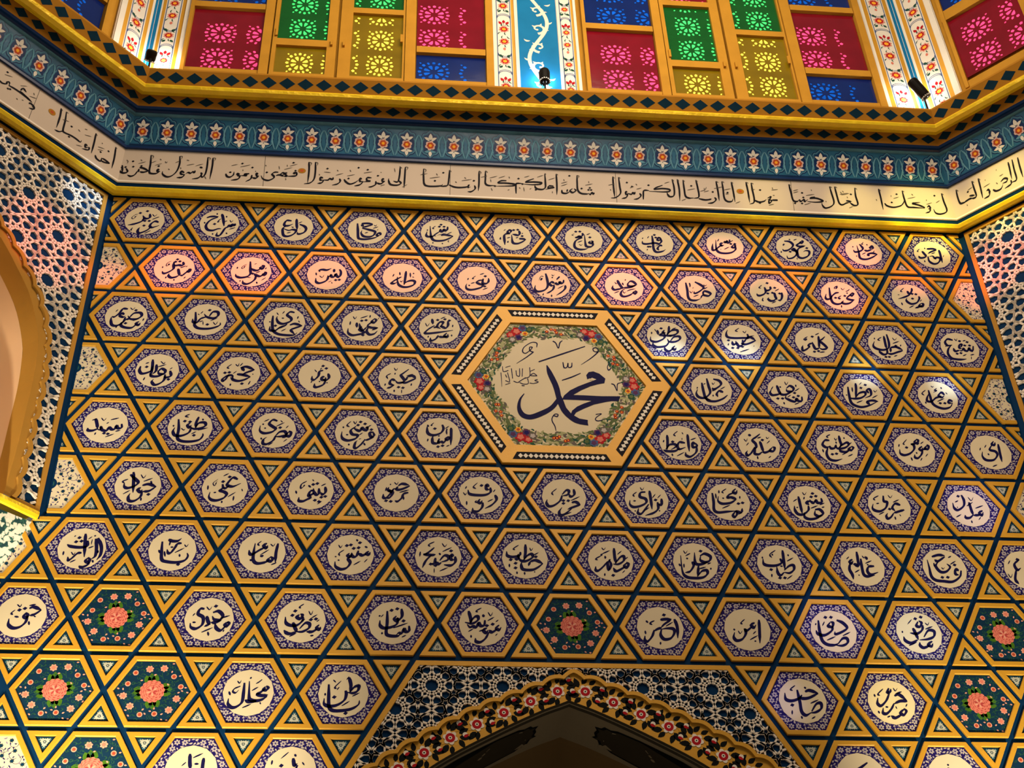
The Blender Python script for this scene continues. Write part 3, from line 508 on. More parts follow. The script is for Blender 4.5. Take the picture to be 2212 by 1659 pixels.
# flower mosaic pendentives below the sills
for sg, nm in ((-1, 'left'), (1, 'right')):
    s = MB(); n = 16
    for i in range(n):
        for j in range(n):
            def pt(i, j):
                u, v = i/n, j/n            # v runs down, u along the sill
                y = -4.55-v*23; xw = 12+.14+(9.85*min(1, v)); a = (sg*xw, y, .0); b = (sg*21.9, y, 9.9*(1-v))
                k = sin(pi*u)*.6*(1-v); return (a[0]+(b[0]-a[0])*u, y, a[2]+(b[2]-a[2])*u-k)
            q = [pt(i, j), pt(i+1, j), pt(i+1, j+1), pt(i, j+1)]; s.face(q if sg < 0 else q[::-1], MOSAIC)
    o = tag(obj('mosaic_pendentive', s.mesh('mosaic_pendentive')), 'white flower mosaic pendentive below the gold sill on the %s' % nm, 'mosaic', 'mosaic pendentives')
    for q in o.data.polygons: q.use_smooth = True
# ------------------------------------------------------------------ hexagon panels
def hexa(R, z): return [(R*cos(pi/3*i), R*sin(pi/3*i), z) for i in range(6)]
def hex2(R): return [(R*cos(pi/3*i), R*sin(pi/3*i)) for i in range(6)]
def inhex(x, y, R):
    return max(abs(y), abs(x)*H+abs(y)*.5) < R*H
def hex_frame():
    s = MB(); s.rings([hexa(.93, 0), hexa(.93, .050), hexa(.918, .058), hexa(.818, .058), hexa(.803, .046), hexa(.800, .02)], GOLD); return s
def name_tile():
    s = MB(); s.poly(hex2(.805), .022, INDIGO); rr = random.Random(5); pts = []
    fl = []
    for k in range(6):
        for q in (-.30, .30):
            a = pi/3*k+pi/6+q; r = .625 if abs(q) > .2 else .6; fl.append((r*cos(a), r*sin(a)))
        fl.append((.69*cos(pi/3*k), .69*sin(pi/3*k)))
    for k in range(6):      # trailing vines along each side
        for q in range(3):
            a = pi/3*k+pi/6+(q-1)*.28; c = (.60*cos(a), .60*sin(a)); rr_ = rr.uniform(.045, .075); a0 = rr.uniform(0, 6.28)
            s.ribbon([(c[0]+rr_*cos(a0+t*.45), c[1]+rr_*sin(a0+t*.45)) for t in range(11)], [.0055]*11, .0235, VINE)
    for i, (x, y) in enumerate(fl):
        s.flower((x, y), .068, .0245, PETAL, 6, i, .55); s.flower((x, y), .030, .0255, VINE, 5, i, .7); s.disc((x, y), .014, .0262, INDIGO, 8); pts.append((x, y, .092))
    n = 0
    for i in range(6000):
        x, y = rr.uniform(-.8, .8), rr.uniform(-.7, .7); r = hypot(x, y)
        if not inhex(x, y, .775) or r < .545: continue
        if any(hypot(x-a, y-b) < d for a, b, d in pts): continue
        l = rr.uniform(.055, .092); s.leaf((x, y), rr.uniform(0, 6.28), l, l*rr.uniform(.42, .62), .0242, PETAL, rr.uniform(-.2, .2)); pts.append((x, y, .068)); n += 1
        if n > 96: break
    return s
def medallion():
    s = MB(); n = 72
    P = [((.525+.012*max(0, cos(12*2*pi*i/n))**3)*cos(2*pi*i/n), (.525+.012*max(0, cos(12*2*pi*i/n))**3)*sin(2*pi*i/n)) for i in range(n)]
    s.prism(P, .022, .027, CREAM); return s
def cream_tile():
    s = MB(); s.poly(hex2(.805), .022, CREAM); rr = random.Random(9); pts = [(0, 0, .2)]
    for r, m, z in ((.16, NAVY, .0235), (.105, DGREEN, .0245), (.085, BLUE, .025), (.05, NAVY, .0255), (.035, SALMON, .026)): s.disc((0, 0), r, z, m, 26)
    for k in range(30):
        a = k*2.4; r = .2+.56*(k/30)**.6; x, y = r*cos(a), r*sin(a)
        if not inhex(x, y, .74): continue
        s.flower((x, y), .05, .0245, TEAL, 7, k, .6); s.disc((x, y), .018, .0252, NAVY, 8); pts.append((x, y, .07))
        q = rr.uniform(0, 6.28); s.ribbon([(x+.09*cos(q+t*.5)-.09*cos(q), y+.09*sin(q+t*.5)-.09*sin(q)) for t in range(9)], [.005]*9, .0232, INDIGO)
    n = 0
    for i in range(4000):
        x, y = rr.uniform(-.8, .8), rr.uniform(-.7, .7)
        if not inhex(x, y, .77) or any(hypot(x-a, y-b) < d for a, b, d in pts): continue
        s.leaf((x, y), rr.uniform(0, 6.28), rr.uniform(.05, .09), .028, .024, INDIGO if rr.random() < .7 else VINE, .15); pts.append((x, y, .062)); n += 1
        if n > 120: break
    return s
def rose_tile():
    s = MB(); s.poly(hex2(.805), .022, TILEBLUE); rr = random.Random(4); pts = [(0, 0, .33)]
    for k in range(4):
        a = pi/2*k+.15
        for q in (-.28, 0, .28): s.leaf((.30*cos(a+q), .30*sin(a+q)), a+q, .24 if q == 0 else .2, .16, .0235, GREEN)
    for r, m, n_, z in ((.265, ROSE, 14, .025), (.235, ROSE2, 14, .0256), (.225, ROSE, 13, .0262), (.19, ROSE2, 12, .0268), (.18, ROSE, 11, .0274), (.145, ROSE2, 10, .028), (.135, ROSE, 9, .0286)): s.flower((0, 0), r, z, m, n_, r*9, .9)
    for k in range(9): s.leaf((.075*cos(k*.7), .075*sin(k*.7)), k*.7, .10, .045, .0292+k*1e-4, SALMON if k % 2 else ROSE2)
    for k in range(12):
        a = pi/6*k+.2; r = .52 if k % 2 else .56; x, y = r*cos(a)*1.06, r*sin(a)
        s.ribbon(smooth([(.34*cos(a-.3), .34*sin(a-.3)), (.44*cos(a-.05), .44*sin(a-.05)), (x, y), (.66*cos(a+.12), .62*sin(a+.12))], 4), [.006]*13, .0232, DGREEN)
        if (k//2) % 2: s.flower((x, y), .085, .0252, SALMON, 7, k, .72); s.flower((x, y), .05, .026, ROSE, 6, k, .7)
        else: s.disc((x, y), .06, .0252, SALMON, 14); s.disc((x, y), .038, .026, RUST, 12); s.disc((x, y), .016, .0266, ROSE2, 8)
        pts.append((x, y, .10))
    n = 0
    for i in range(4000):
        x, y = rr.uniform(-.8, .8), rr.uniform(-.7, .7)
        if not inhex(x, y, .77) or any(hypot(x-a, y-b) < d for a, b, d in pts): continue
        if n % 4 == 0: s.leaf((x, y), rr.uniform(0, 6.28), .06, .036, .0246, SALMON)
        else:
            q = rr.uniform(0, 6.28); s.ribbon([(x+.035*cos(q+t*.6), y+.035*sin(q+t*.6)) for t in range(7)], [.006]*7, .024, DGREEN); s.leaf((x+.03, y), q, .07, .022, .0243, DGREEN, .2)
        pts.append((x, y, .075)); n += 1
        if n > 90: break
    return s
def tri2(e, up): r = e/S3; return [(r*cos(pi/2*(1 if up else -1)+2*pi*i/3), r*sin(pi/2*(1 if up else -1)+2*pi*i/3)) for i in range(3)]
def tri_frame(up):
    s = MB(); R = [[(x, y, z) for x, y in tri2(e, up)] for e, z in ((.80, 0), (.80, .050), (.775, .058), (.455, .058), (.425, .046), (.42, .02))]; s.rings(R, GOLD); return s
def tri_tile(up):
    s = MB(); s.poly(tri2(.43, up), .022, TEAL); d = 1 if up else -1
    for k in range(3):
        a = pi/2*d+2*pi*k/3; s.leaf((.075*cos(a), .075*sin(a)), a, .10, .055, .024, SAGE)
        for q in (-.5, .5): s.leaf((.068*cos(a+q), .068*sin(a+q)), a+q*.6, .075, .034, .0236, SAGE)
        b = a+pi/3; s.leaf((.048*cos(b), .048*sin(b)), b, .065, .045, .0244, SAGE)
        for q in (-.16, .16): s.leaf((.125*cos(a+q), .125*sin(a+q)), a-q*3, .05, .014, .0242, LBLUE)
    s.flower((0, 0), .036, .0252, TEAL, 6, 0, .6); s.disc((0, 0), .016, .026, SAGE, 8); return s
CUT = {'none': ()}
ME = {}
def part(kind, clip=(), key=''):
    k = (kind, key)
    if k not in ME:
        f = {'frame': hex_frame, 'tile': name_tile, 'medallion': medallion, 'cream': cream_tile, 'rose': rose_tile, 'upf': lambda: tri_frame(True), 'dnf': lambda: tri_frame(False), 'upt': lambda: tri_tile(True), 'dnt': lambda: tri_tile(False)}[kind]
        ME[k] = f().mesh(kind, clip)
    return ME[k]
HEX = """1 1 عزیز|b76,-11 57,-4 38,-23 34,-44 49,-51 82,-34;b41,-46 24,-72 -2,-92 -19,-97 -26,-83 -23,-65 -17,-54;b22,51 25,25 12,14 -2,16 -14,36;b-6,16 -12,-5 -32,-21 -59,-34 -84,-41;d6,71 -30,54 2,-4 25,-3 2,-40;t-41,45 -55,39 -70,18 -65,8 -55,14 -44,37;m-50,29 -57,19;m74,31 54,19 38,8;t36,49 49,34 61,51;m42,-74 23,-90 10,-99;m-55,-59 -62,-74 -56,-79
1 3 سراج|b-73,39 -50,51 -10,53;b-13,48 -47,27 -66,-2 -70,-28 -57,-51 -31,-54 -4,-40 13,-39;b6,75 16,39 26,-18;b84,6 82,-9 67,-3 65,-18 50,-11 44,-22;b51,-22 34,-33 20,-69 8,-91 -7,-89 -5,-66;d-26,-5;m39,24 26,16;t53,30 62,15 71,31;m-20,79 -19,66;m32,61 34,48;m-81,7 -78,-5;m-29,-75 -28,-87;m41,-68 49,-76;m87,-25 53,-42;m6,38 -4,27 -10,11 1,17
1 5 داع|b-14,45 -40,46 -52,22 -48,6 -26,8 -5,22;b-40,4 -57,-15 -56,-46 -49,-69 -31,-75 -6,-64 12,-42 13,-26 -6,-22 -27,-29 -57,-15;b12,62 15,20 20,-21;b31,21 58,7 68,-13 60,-37 40,-51 25,-52 23,-39;m24,29 44,43;m-33,-50 -12,-41;t-11,1 -3,-7 0,1;t34,-15 37,-10
1 7 ماحی|b-55,48 -51,-2 -47,-58 -36,-70 -3,-71 40,-58 66,-41;b66,-41 54,-37 58,-24 69,-20 73,-31 66,-41;b-33,47 -7,51 29,50;b30,45 1,30 -28,18;b-33,41 -21,26;b-28,13 5,4 39,-7 43,-22 33,-41 11,-52 -18,-49 -32,-26 -29,-5;m-12,-25 6,-16;t37,40 45,33 52,46;m31,14 60,29;t60,10 53,-1
1 9 حاشر|b5,-18 27,-11 72,-19;b72,-19 53,-35 24,-53 -9,-60 -35,-56 -47,-36 -52,-5 -55,52;b42,53 40,32 31,20 20,30 16,14 5,14 1,29 -6,13;b-2,13 -25,-9 -43,-28 -69,-30 -76,-17 -71,9;d5,66 -4,50 22,51;m-25,54 -40,37 -32,32;m-69,25 -71,14;m64,12 38,-5;t35,5 -17,-19;t-36,-20 -21,-24;m-39,-72 -39,-82;m13,-74 13,-84;t50,-49 44,-59 50,-67
1 11 خاتم|b37,-17 56,-16 75,-20;b75,-20 55,-39 29,-54 6,-53 -1,-35 -3,12;b39,46 42,25 34,11 16,13 1,17;b-14,16 -25,31 -17,47 -6,40 -14,21;b-18,21 -37,15 -45,-1 -44,-38 -43,-69;d9,49 32,53 55,5;m-36,52 -47,40;m-64,-10 -68,-24 -60,-23;m-23,-36 -27,-47 -20,-44;m-30,-16 -11,-7;m19,-13 34,-4;m53,20 61,31
1 13 فاتح|b37,-10 29,-21 40,-28 48,-15 41,-7;b48,-15 48,-41 34,-55 12,-53 7,-33 6,38;b-5,50 -4,34 -14,23 -29,22 -45,11;b-49,11 -26,15 -7,13;b-7,13 -34,-2 -50,-21 -56,-50 -49,-70 -27,-79 3,-75 22,-63;d-42,58 -19,60 35,18;m17,36 39,50;m-36,-25 -8,-10;t-29,-40 -18,-47 -10,-36;t-51,42 -65,31 -55,26
1 15 عاقب|b-11,53 -10,6 -11,-46 -2,-71 17,-73 41,-64 57,-50;b41,-22 26,-23 12,-45 18,-60;b31,32 24,39 17,23 26,19 36,30 32,45;b38,30 38,9 23,-8 -3,-4 -46,-14 -68,-11 -70,8;d3,59 9,39 -40,-35 -29,-34;m-45,-53 -50,-64;m-64,34 -69,23;m-29,47 -40,30;t-2,-30 30,-12
1 17 قاسم|b49,8 38,-9 51,-13 58,3 50,13;b60,-2 56,-28 34,-50 3,-60 -31,-59 -49,-45 -53,-14 -48,41;b32,49 29,27 17,24 15,37 5,23 1,31 -10,20;b-10,20 -24,14 -21,-2 -5,4;b-16,4 -37,-13 -59,-35 -75,-39 -74,-15 -69,11;d35,15 58,16;m50,44 33,28;m-9,-30 24,-9;t-32,-34 -24,-28;m-29,50 -40,29
1 19 محمود|b49,62 40,51 50,47 56,60 50,68;b43,51 21,34 8,23;b12,23 34,19 66,26;b58,21 28,6 14,-13 10,-39 13,-65 35,-72 64,-57 79,-35 79,-15 60,-13 47,-22;b12,-24 -2,-17 -16,-10 -7,-1 2,-14 7,-34 -4,-56 -26,-75 -50,-79 -54,-58;b-52,56 -22,53 -6,33 -13,11 -40,-14 -64,-20 -71,-8;d-30,-26 71,8;m-22,74 -16,66;m3,65 24,77;m-80,-24 -84,-39;b-55,35 -65,19;t1,-71 2,-86
1 21 حامد|b17,-19 46,-10 76,-16;b76,-16 44,-41 10,-58 -17,-60 -32,-47 -30,-6 -32,46;b17,-19 26,-34;b49,25 43,35 55,46 59,30 47,17;b48,19 22,7 4,12;b-14,58 -1,27 -12,8 -38,-4 -53,-4 -58,11;m-56,40 -58,29;m12,75 -1,59 9,59;m28,60 30,50;m-14,-23 12,-6;t-5,-36 0,-30;m-47,-33 -49,-43;m65,10 50,-7
1 23 احمد|b48,40 48,-2 46,-62;b-23,42 5,46 35,45;b34,39 -1,22 -24,5;b-28,-16 -29,-52 -10,-72 14,-68 34,-47 39,-26 24,-21 8,-25 0,-12 -21,-16;b-54,24 -44,-1 -36,-16;b-36,-16 -58,-28 -77,-29 -82,-14;m-33,52 -35,41;m-4,6 22,18;m-66,40 -82,23 -75,18;m-55,-48 -56,-64;t68,-1 60,-17;d11,-30
2 2 مدثر|b76,-6 71,-16 81,-18 83,-3 72,-1;b71,-16 59,-31 47,-46 33,-47;b20,1 27,-28 33,-49;b29,-47 14,-60 -9,-66 -23,-54 -23,-37;b40,51 44,32 35,24 21,26 4,22 -4,29;b-6,49 -7,24 -4,0 -19,-20 -41,-36 -54,-36 -60,-22;d9,67 1,49 23,53;m30,7 46,15 59,25;m66,23 57,13;t-21,53 -40,38 -44,18 -34,21 -26,38;b-29,33 -34,23;m-61,12 -62,0;m-34,-59 -38,-74;m6,-77 9,-86;m65,-55 56,-70
2 4 مزمل|b-10,74 -5,15 -2,-14 -18,-37 -52,-46 -74,-37 -79,-21;b56,43 46,32 58,23 63,43 52,50;b50,28 34,12 16,11 -2,25;b74,-1 64,-16 75,-20 78,-5 70,4;b68,-15 48,-31 26,-22 19,-13;b27,-27 25,-52 7,-77 -16,-90 -34,-84 -38,-65;d10,-14;m25,-8 49,6;m78,34 72,21;t13,55 26,61;t-26,53 -46,37 -51,22 -41,23 -29,46;m-35,38 -41,28;m-73,31 -75,16;m-50,-65 -53,-75;t-25,-40 4,-43;m34,-71 39,-85;m80,-39 58,-60
2 6 یس|b64,43 72,24 70,-1 60,-14 49,-2 45,8 38,-12 24,-13 20,1 12,-14 3,-5;b6,-9 4,-31 -9,-49 -37,-63 -55,-54 -58,-27;b36,44 35,19;b-44,32 -25,36 -3,34 21,48;m-46,32 -38,18;d47,-36 66,-33;t-40,-9 -25,-21 -15,-1;m-59,12 -56,-8;t9,-53 26,-42;t30,-62 26,-52
2 8 طه|b19,50 15,-2 10,-51;b7,-46 28,-25 53,-17 67,-26 60,-48 32,-64 4,-66 -18,-52 -26,-23 -27,6;b-5,7 -26,-9 -47,-27 -58,-42 -43,-44 -26,-33;m-15,41 -13,17;m41,39 43,5;m-45,25 -52,5;t-12,-23 -4,-30 2,-17;t52,10 63,6;m59,30 59,40
2 10 نبی|b34,18 30,-12 43,-19 57,-11 63,5 62,24;b32,8 10,2 -1,-11 14,-23 30,-27 24,-44 -1,-58 -34,-67 -55,-61 -60,-42 -55,-24;d45,36 41,-38;m16,46 40,58;m30,-63 57,-47;m-7,35 -24,17 -15,15;m-46,18 -51,3;m-44,-31 -41,-41;m-33,-21 -11,-12
2 12 رسول|b-26,75 -20,38 -17,-7 -27,-37 -50,-55 -79,-59 -89,-40 -85,-15;b71,33 67,13 55,7 48,17 44,2 33,-1 26,8 18,-5;b19,5 4,14 -6,-1 3,-13 18,-7;b18,-10 9,-40 -10,-60 -27,-71;b78,-6 75,-31 56,-56 25,-83;b50,57 42,46 31,31;m6,49 13,44;t7,69 14,59 22,70;t-38,51 -53,51 -65,20;b-46,41 -56,21;m35,-33 69,-9;m-43,-72 -49,-87;m0,-79 -1,-96
2 14 مهد|b17,21 37,42 55,38 65,19 49,8 27,7 21,19 29,29;b61,14 38,0 11,-6 -11,-10;b-34,48 -27,24 -14,-5 -8,-15;b-15,-13 -38,-21 -56,-25 -65,-13 -61,7;b61,-25 49,-38 58,-48 64,-35 60,-23;b49,-38 29,-57 3,-70 -16,-69 -23,-52 -12,-27 3,-17;m13,-31 32,-20 62,-11;m-58,-49 -28,-33;m12,56 8,46;m-8,30 -4,10;t-50,32 -42,20 -34,33;t-9,-32 -3,-46 9,-33
2 16 هاد|b-5,58 23,39 39,20 26,0 1,-21 -16,-27 -16,-12;b-56,50 -53,-4 -54,-54 -42,-77 -13,-78 15,-64;b15,-60 29,-39 58,-42 73,-27 61,-13 39,-9 32,-29 43,-38;m-36,49 -34,31 -37,16;t-42,-11 -33,-25 -23,-8;t-17,17 -22,7;m-24,-52 7,-36;m37,6 62,22;t41,40 51,31 60,42
2 18 نذیر|b32,3 33,-26 39,-51;b37,-41 20,-57 1,-60 -9,-48 -5,-36;b74,5 70,-29 58,-52 43,-53;b16,47 13,27 -3,16 -10,21;b-18,40 -15,10 -26,-10 -50,-24 -64,-22 -68,-10;d39,38 61,-3 -6,-6 21,0 1,71;m37,13 63,32;m-31,54 -49,36 -38,31;m-37,-40 -43,-57 -37,-64;m6,-77 34,-61
2 20 مختار|b-51,57 -55,0 -54,-39 -46,-58 -25,-65 -1,-56 13,-41;b-2,23 -22,17 -44,-4 -59,-25 -79,-31 -84,-16 -76,9;b77,27 63,11 69,2 79,17 73,27;b63,11 45,-5 31,-20;b31,-20 56,-29 78,-27;b70,-33 44,-54 17,-60 3,-51 13,-36;d27,-1 -28,-18 -7,-22;m63,51 53,40 36,30;m-1,72 -18,62 -24,46;b-2,67 -17,47;t15,58 24,44 38,60;m43,25 45,15;m-4,-71 -7,-90;m-17,-18 9,1
2 22 منذر|b50,-35 38,-53 57,-56 63,-38 50,-35;b51,19 50,1 30,-29 0,-41 -20,-31 -27,-14 -21,1;b23,79 18,57 -2,27 -33,8 -71,-7;b-7,56 -2,27;b58,-49 34,-61 10,-72;d16,35 37,33 11,-1;m-22,77 -45,54 -36,47;m-58,-33 -57,-54;t-68,24 -57,24;m-22,-70 9,-51;m62,-6 48,-21
3 23 شفیع|b78,16 67,-18 53,-12 51,1 38,-20 23,-17 18,-4 6,-21 -9,-18;b6,3 16,23 2,19 -3,-1 9,-7;b-9,-18 -32,-26 -37,-3;b-27,52 -55,58 -74,36 -66,13 -38,18;b-43,17 -66,-11 -76,-45 -64,-75 -35,-83 -3,-82 19,-78;d50,42 31,17 58,18 9,47 -25,-43 -3,-38;m3,-58 27,-44;m27,48 45,55;m47,-50 70,-42;t-17,63 -9,49 0,67;m-79,2 -70,16;t50,-60 45,-80
3 1 منصور|b16,-8 36,23 67,28 76,7 54,-15 23,-16 8,5;b17,-16 0,-21;b-11,12 -25,20 -32,3 -15,-5 -4,4;b-3,-4 -10,-38 -37,-64 -62,-61 -72,-32 -73,-7;b2,51 -23,50 -37,20 -58,-6 -71,-3;b69,-31 55,-44 69,-56 76,-39;b59,-48 38,-74 7,-75 -16,-64 -16,-43 6,-21;d3,-46 43,44;t13,60 27,48 37,65;m-37,-64 -41,-81;m-47,45 -57,28;m37,-28 66,-10;m90,-9 86,-26
3 3 ناصر|b-56,48 -50,-7 -52,-41 -31,-61 13,-63 49,-53 75,-35 76,-18;b16,22 31,52 56,53 59,28 36,10 4,17 -11,37;b-2,16 -26,3 -42,-23 -61,-20 -66,1;d12,-34 14,64;m-30,-19 -12,-9;t-12,-14 -9,-39;t39,-16 53,-32 63,-10;m-19,54 -30,37;t-42,36 -35,28;m25,-8 60,15
3 5 حجازی|b48,70 25,73 11,51 32,30 30,9 -4,-10 -29,-3 -41,22 -39,40;b-61,43 -61,-4 -54,-55 -30,-79 8,-86 52,-84 70,-66;b29,-17 53,-7 92,-18;b92,-18 55,-37 37,-51 58,-79;b15,-9 4,-22 -21,-36 -44,-59 -69,-55 -71,-30;d-44,-25;m-32,-45 -2,-31;m-12,-61 12,-43;m-16,28 -3,28;m-4,76 -15,58;t-44,65 -33,48;m69,45 64,27;t71,15 78,2;m-74,4 -74,-5
3 7 مجتبی|b60,47 48,29 61,21 70,39 60,51;b54,29 35,11 23,-6;b23,-6 49,-14 81,-12;b81,-12 50,-31;b30,-15 24,-40 38,-61 63,-55 79,-34;b23,-11 5,-33 -9,-17 -16,13;b-2,-8 -14,-30 12,-50 -19,-64 -51,-70 -71,-54 -72,-24;d6,-67 -4,31 18,36;m-11,48 27,67;t-50,59 -40,42 -31,60;b-29,17 -28,-17;m-62,24 -64,-2;m39,72 37,54;t85,57 79,44
3 9 مرتضی|b44,51 44,21 32,3 12,11 0,14;b6,11 19,41 0,40 -13,10 6,-2;b-26,17 -57,-9 -76,-36 -57,-39 0,-28 70,-11;b-13,10 -32,0;b38,-30 25,-51 41,-59 44,-38;b38,-55 13,-60 -6,-57;b-6,-49 -19,-74 -44,-88 -47,-67;d-10,56 28,63 51,55;m6,66 31,80;b-39,63 -35,25;t-74,32 -64,11 -51,33;m70,27 67,10;m63,-41 63,-54;m-57,-55 -60,-68
3 15 مصطفی|b20,76 13,35 1,10;b2,14 30,44 59,49 60,29 33,11 -5,9 -15,33;b-8,46 -19,29 -3,26;b-16,25 -36,12 -12,5 -20,-16 -59,-38 -87,-31 -87,-3;b16,-30 38,-1 67,5 68,-15 41,-33 10,-34 2,-15;b10,-34 -12,-64 -56,-74 -77,-63 -78,-43;b38,-61 24,-78 35,-89 43,-73;b30,-77 3,-99 -15,-92 -19,-72;d-25,57 20,7;m31,52 57,66;b-46,44 -45,11;t-61,51 -53,31;m-78,30 -80,14;m-33,-89 -40,-101
3 17 حبیب|b27,4 54,17 77,-2;b80,-2 43,-24 16,-33 -5,-26;b27,4 11,-21;b8,-1 4,-34 -17,-47 -27,-28 -31,-12;b-27,-28 -47,-37 -50,-13;b39,41 39,16 9,11 -41,8 -72,15 -75,39 -66,64;d-69,-9 -53,-61 -25,-60 1,-50;m29,16 75,31;m-16,-87 37,-64;m0,80 -22,62 -10,55;t16,60 27,48 36,65;m-71,-30 -76,-46;t66,-39 61,-47
3 19 کلیم|b63,43 47,26 32,9 52,-19 59,-39 35,-48 18,-37;b28,45 23,-4 17,-41;b17,-41 -2,-46 -9,-30 -13,2;b-15,-6 -36,-19 -33,-39;b-31,-31 -54,-52 -74,-61 -74,-41 -68,-25;d-12,-66 11,-61 -7,39;m11,52 35,66;m-33,38 -55,20 -44,9;b-41,25 -46,13;m16,-69 45,-64
3 21 خلیل|b9,76 10,15 -1,-22 -35,-36 -71,-26 -80,-6 -68,23;b-9,63 -11,6 -11,-27;b13,-17 45,-12 76,-31;b76,-35 44,-48 10,-62 -15,-59;b13,-17 6,-50;b-8,-27 -15,-59 -35,-68 -51,-53 -54,-37;d44,-4 -26,-84 -7,-83;m31,12 70,30;t36,53 46,37 62,54;m20,-78 40,-69;m-24,54 -46,37 -35,29;m74,6 69,-7;m-63,48 -66,36
4 2 برهان|b-84,23 -86,-5 -72,-24 -43,-15 -27,1 -25,29;b-8,38 -6,-2 -21,-26;b-30,69 -26,13 -28,-38;b4,-9 19,11 39,0 35,-20 12,-21 3,-1;b35,-20 8,-37 -22,-38 -34,-19;b63,1 70,-31 50,-43 37,-36;b42,-24 40,-60 20,-84 -3,-92 -17,-73 -11,-57;d-54,20 61,-55;m72,21 59,8;m0,22 40,40;t10,59 27,43 32,56;m-54,-47 -60,-67;m-46,49 -63,40
4 4 حجة|b5,34 35,43 76,24;b73,24 33,3 16,-14;b11,38 25,14;b-9,-7 21,-10 59,-20;b59,-20 30,-41 1,-50 -24,-43 -38,-28;b-46,-9 -61,-41 -72,-53 -76,-41 -57,-21 -33,-16 -24,-43;d-68,-1 -47,3 21,-66;m-28,-4 -11,13;m-29,-20 -23,-20;m-40,56 -59,35 -49,27;t-21,57 -8,45 -4,65;m14,66 1,45;m-34,-68 -35,-83;m61,-48 52,-72;t69,0 70,-8
4 6 نور|b42,18 47,-10 32,-27 19,-19;b25,-3 12,-8 13,-24 29,-23 31,-7;b32,-27 21,-55 -8,-72 -21,-69 -22,-49;b16,37 -2,28 -6,0 -24,-25 -36,-22 -37,-2;d31,50 14,65;m9,53 0,40;t-27,39 -14,23;m-35,-34 -41,-46;m2,-32 2,-40;m39,-39 39,-46
4 8 حکیم|b41,15 66,21 82,5;b82,5 54,-12 30,-25 4,-22;b41,15 29,-13;b46,64 16,34 7,22 23,-6 17,-22 -8,-27 -21,-12;b-21,-12 -40,-8 -48,-33 -26,-44;b-26,-40 -45,-57 -63,-65;d-4,-55 18,-58;m35,19 69,33;t-29,69 -19,53 -10,70;m-44,32 -65,15 -58,-5;m-70,-34 -73,-50;t12,-70 12,-94;m-25,-72 -25,-88;m61,-28 58,-44;m-22,37 -25,25
4 16 عادل|b16,69 46,59 53,35 28,10 8,2 6,13;b-18,72 -14,24 -11,-23 -42,-56 -73,-53 -83,-30 -74,-2;b-47,42 -44,-17 -37,-59 -13,-70;b59,-16 38,-9 23,-29 27,-48;b79,-34 51,-59 11,-77 -26,-74 -39,-56;m0,-11 27,3;m46,3 73,21;t7,45 12,33 23,50;m-39,31 -28,39;m-72,13 -77,1;m2,-46 4,-34
4 18 شهید|b-4,24 17,41 34,26 24,6 -1,5 -5,20;b24,6 -10,-16 -36,-17 -40,-1;b-52,42 -46,3 -39,-17;b-42,-13 -68,-22 -87,-23 -94,-8 -85,12;b70,-27 65,-55 46,-56 39,-41 30,-61 11,-58 -3,-50 -17,-39 -10,-16;d35,-5 25,-34 51,-24 -59,-45 -34,-44;m37,6 66,28;t-7,68 -1,48 12,69;m50,51 48,35;m-31,-67 -30,-83;m24,-80 51,-67;m-73,33 -89,8;m-38,35 -32,27;m-7,-35 14,-18
4 20 حافظ|b-27,75 -32,31 -45,-25;b-44,-21 -20,8 10,17 10,-3 -20,-24 -59,-29 -76,-22;b31,10 25,30 40,38 45,19 38,-5 6,-22;b-73,49 -76,-3 -75,-50 -60,-72 -24,-83 22,-69 68,-43;b8,-46 41,-37 72,-43;b8,-46 23,-65;d23,65 -4,44;m-51,46 -54,14;m44,-21 77,0;t61,31 68,20 81,36;m-45,-56 -10,-39;m6,81 -10,64;m-89,-3 -90,-11
4 22 قائم|b39,16 26,32 6,11 22,0 38,12;b17,4 -11,-5 -41,-30 -63,-27 -58,-4 -42,25;b-41,45 -41,1 -38,-42 -17,-65 18,-75 53,-62 72,-33;b74,-25 56,-18 50,-34 68,-37;m7,59 -9,46 3,43 -19,30;d4,-40 29,-39;t-22,74 -14,66 -6,74;m-9,-29 33,-7;m-57,44 -80,23 -71,8;m-73,-32 -74,-47;m31,68 32,56;t49,33 56,21
5 1 سید|b75,9 78,-13 61,-18 53,-3 47,-22 33,-26 19,-15 10,-34 -11,-31 -20,-12 -20,-31 -39,-24;b-51,37 -40,3 -33,-24;b-33,-24 -54,-36 -75,-36 -80,-21;d1,-50 19,-53;m21,31 58,44;t-25,41 -11,26 -1,42;m4,8 15,16;m-47,33 -67,25;m10,-72 48,-52;m-38,-47 -42,-62;m52,-37 75,-29
5 3 ناطق|b35,66 26,31 27,-4;b24,0 39,28 66,32 71,13 48,-3 19,-8 2,3;b-3,26 -14,14 -3,-1 4,15;b6,-1 -3,-31 -36,-51 -67,-49 -78,-26 -72,-3;b-60,48 -53,-10 -53,-63 -33,-82 9,-84 50,-72 65,-48 64,-33;d-29,37 -4,34 23,-46;m-10,80 -29,68 -13,61;m10,-39 32,-23;m38,-15 84,2;t-42,-6 -28,-17 -23,-9;m-80,12 -79,1;m54,55 58,44
5 5 مضری|b13,55 -9,62 -25,38 -5,19 8,8 -9,-12 -45,-21 -67,-6 -67,25;b76,-5 62,-25 78,-36 83,-13 73,-1;b66,-33 42,-45;b11,-34 28,-11 52,-6 59,-25 36,-37 5,-39;b11,-34 1,-62 -27,-85 -46,-82 -45,-59 -31,-44;d29,16;m68,29 56,13;m10,23 48,48;t28,59 39,48;m-27,65 -51,49;m-56,37 -52,29;m-47,10 -38,10;m-21,-93 2,-73;m-58,-48 -54,-60;m67,-52 50,-68
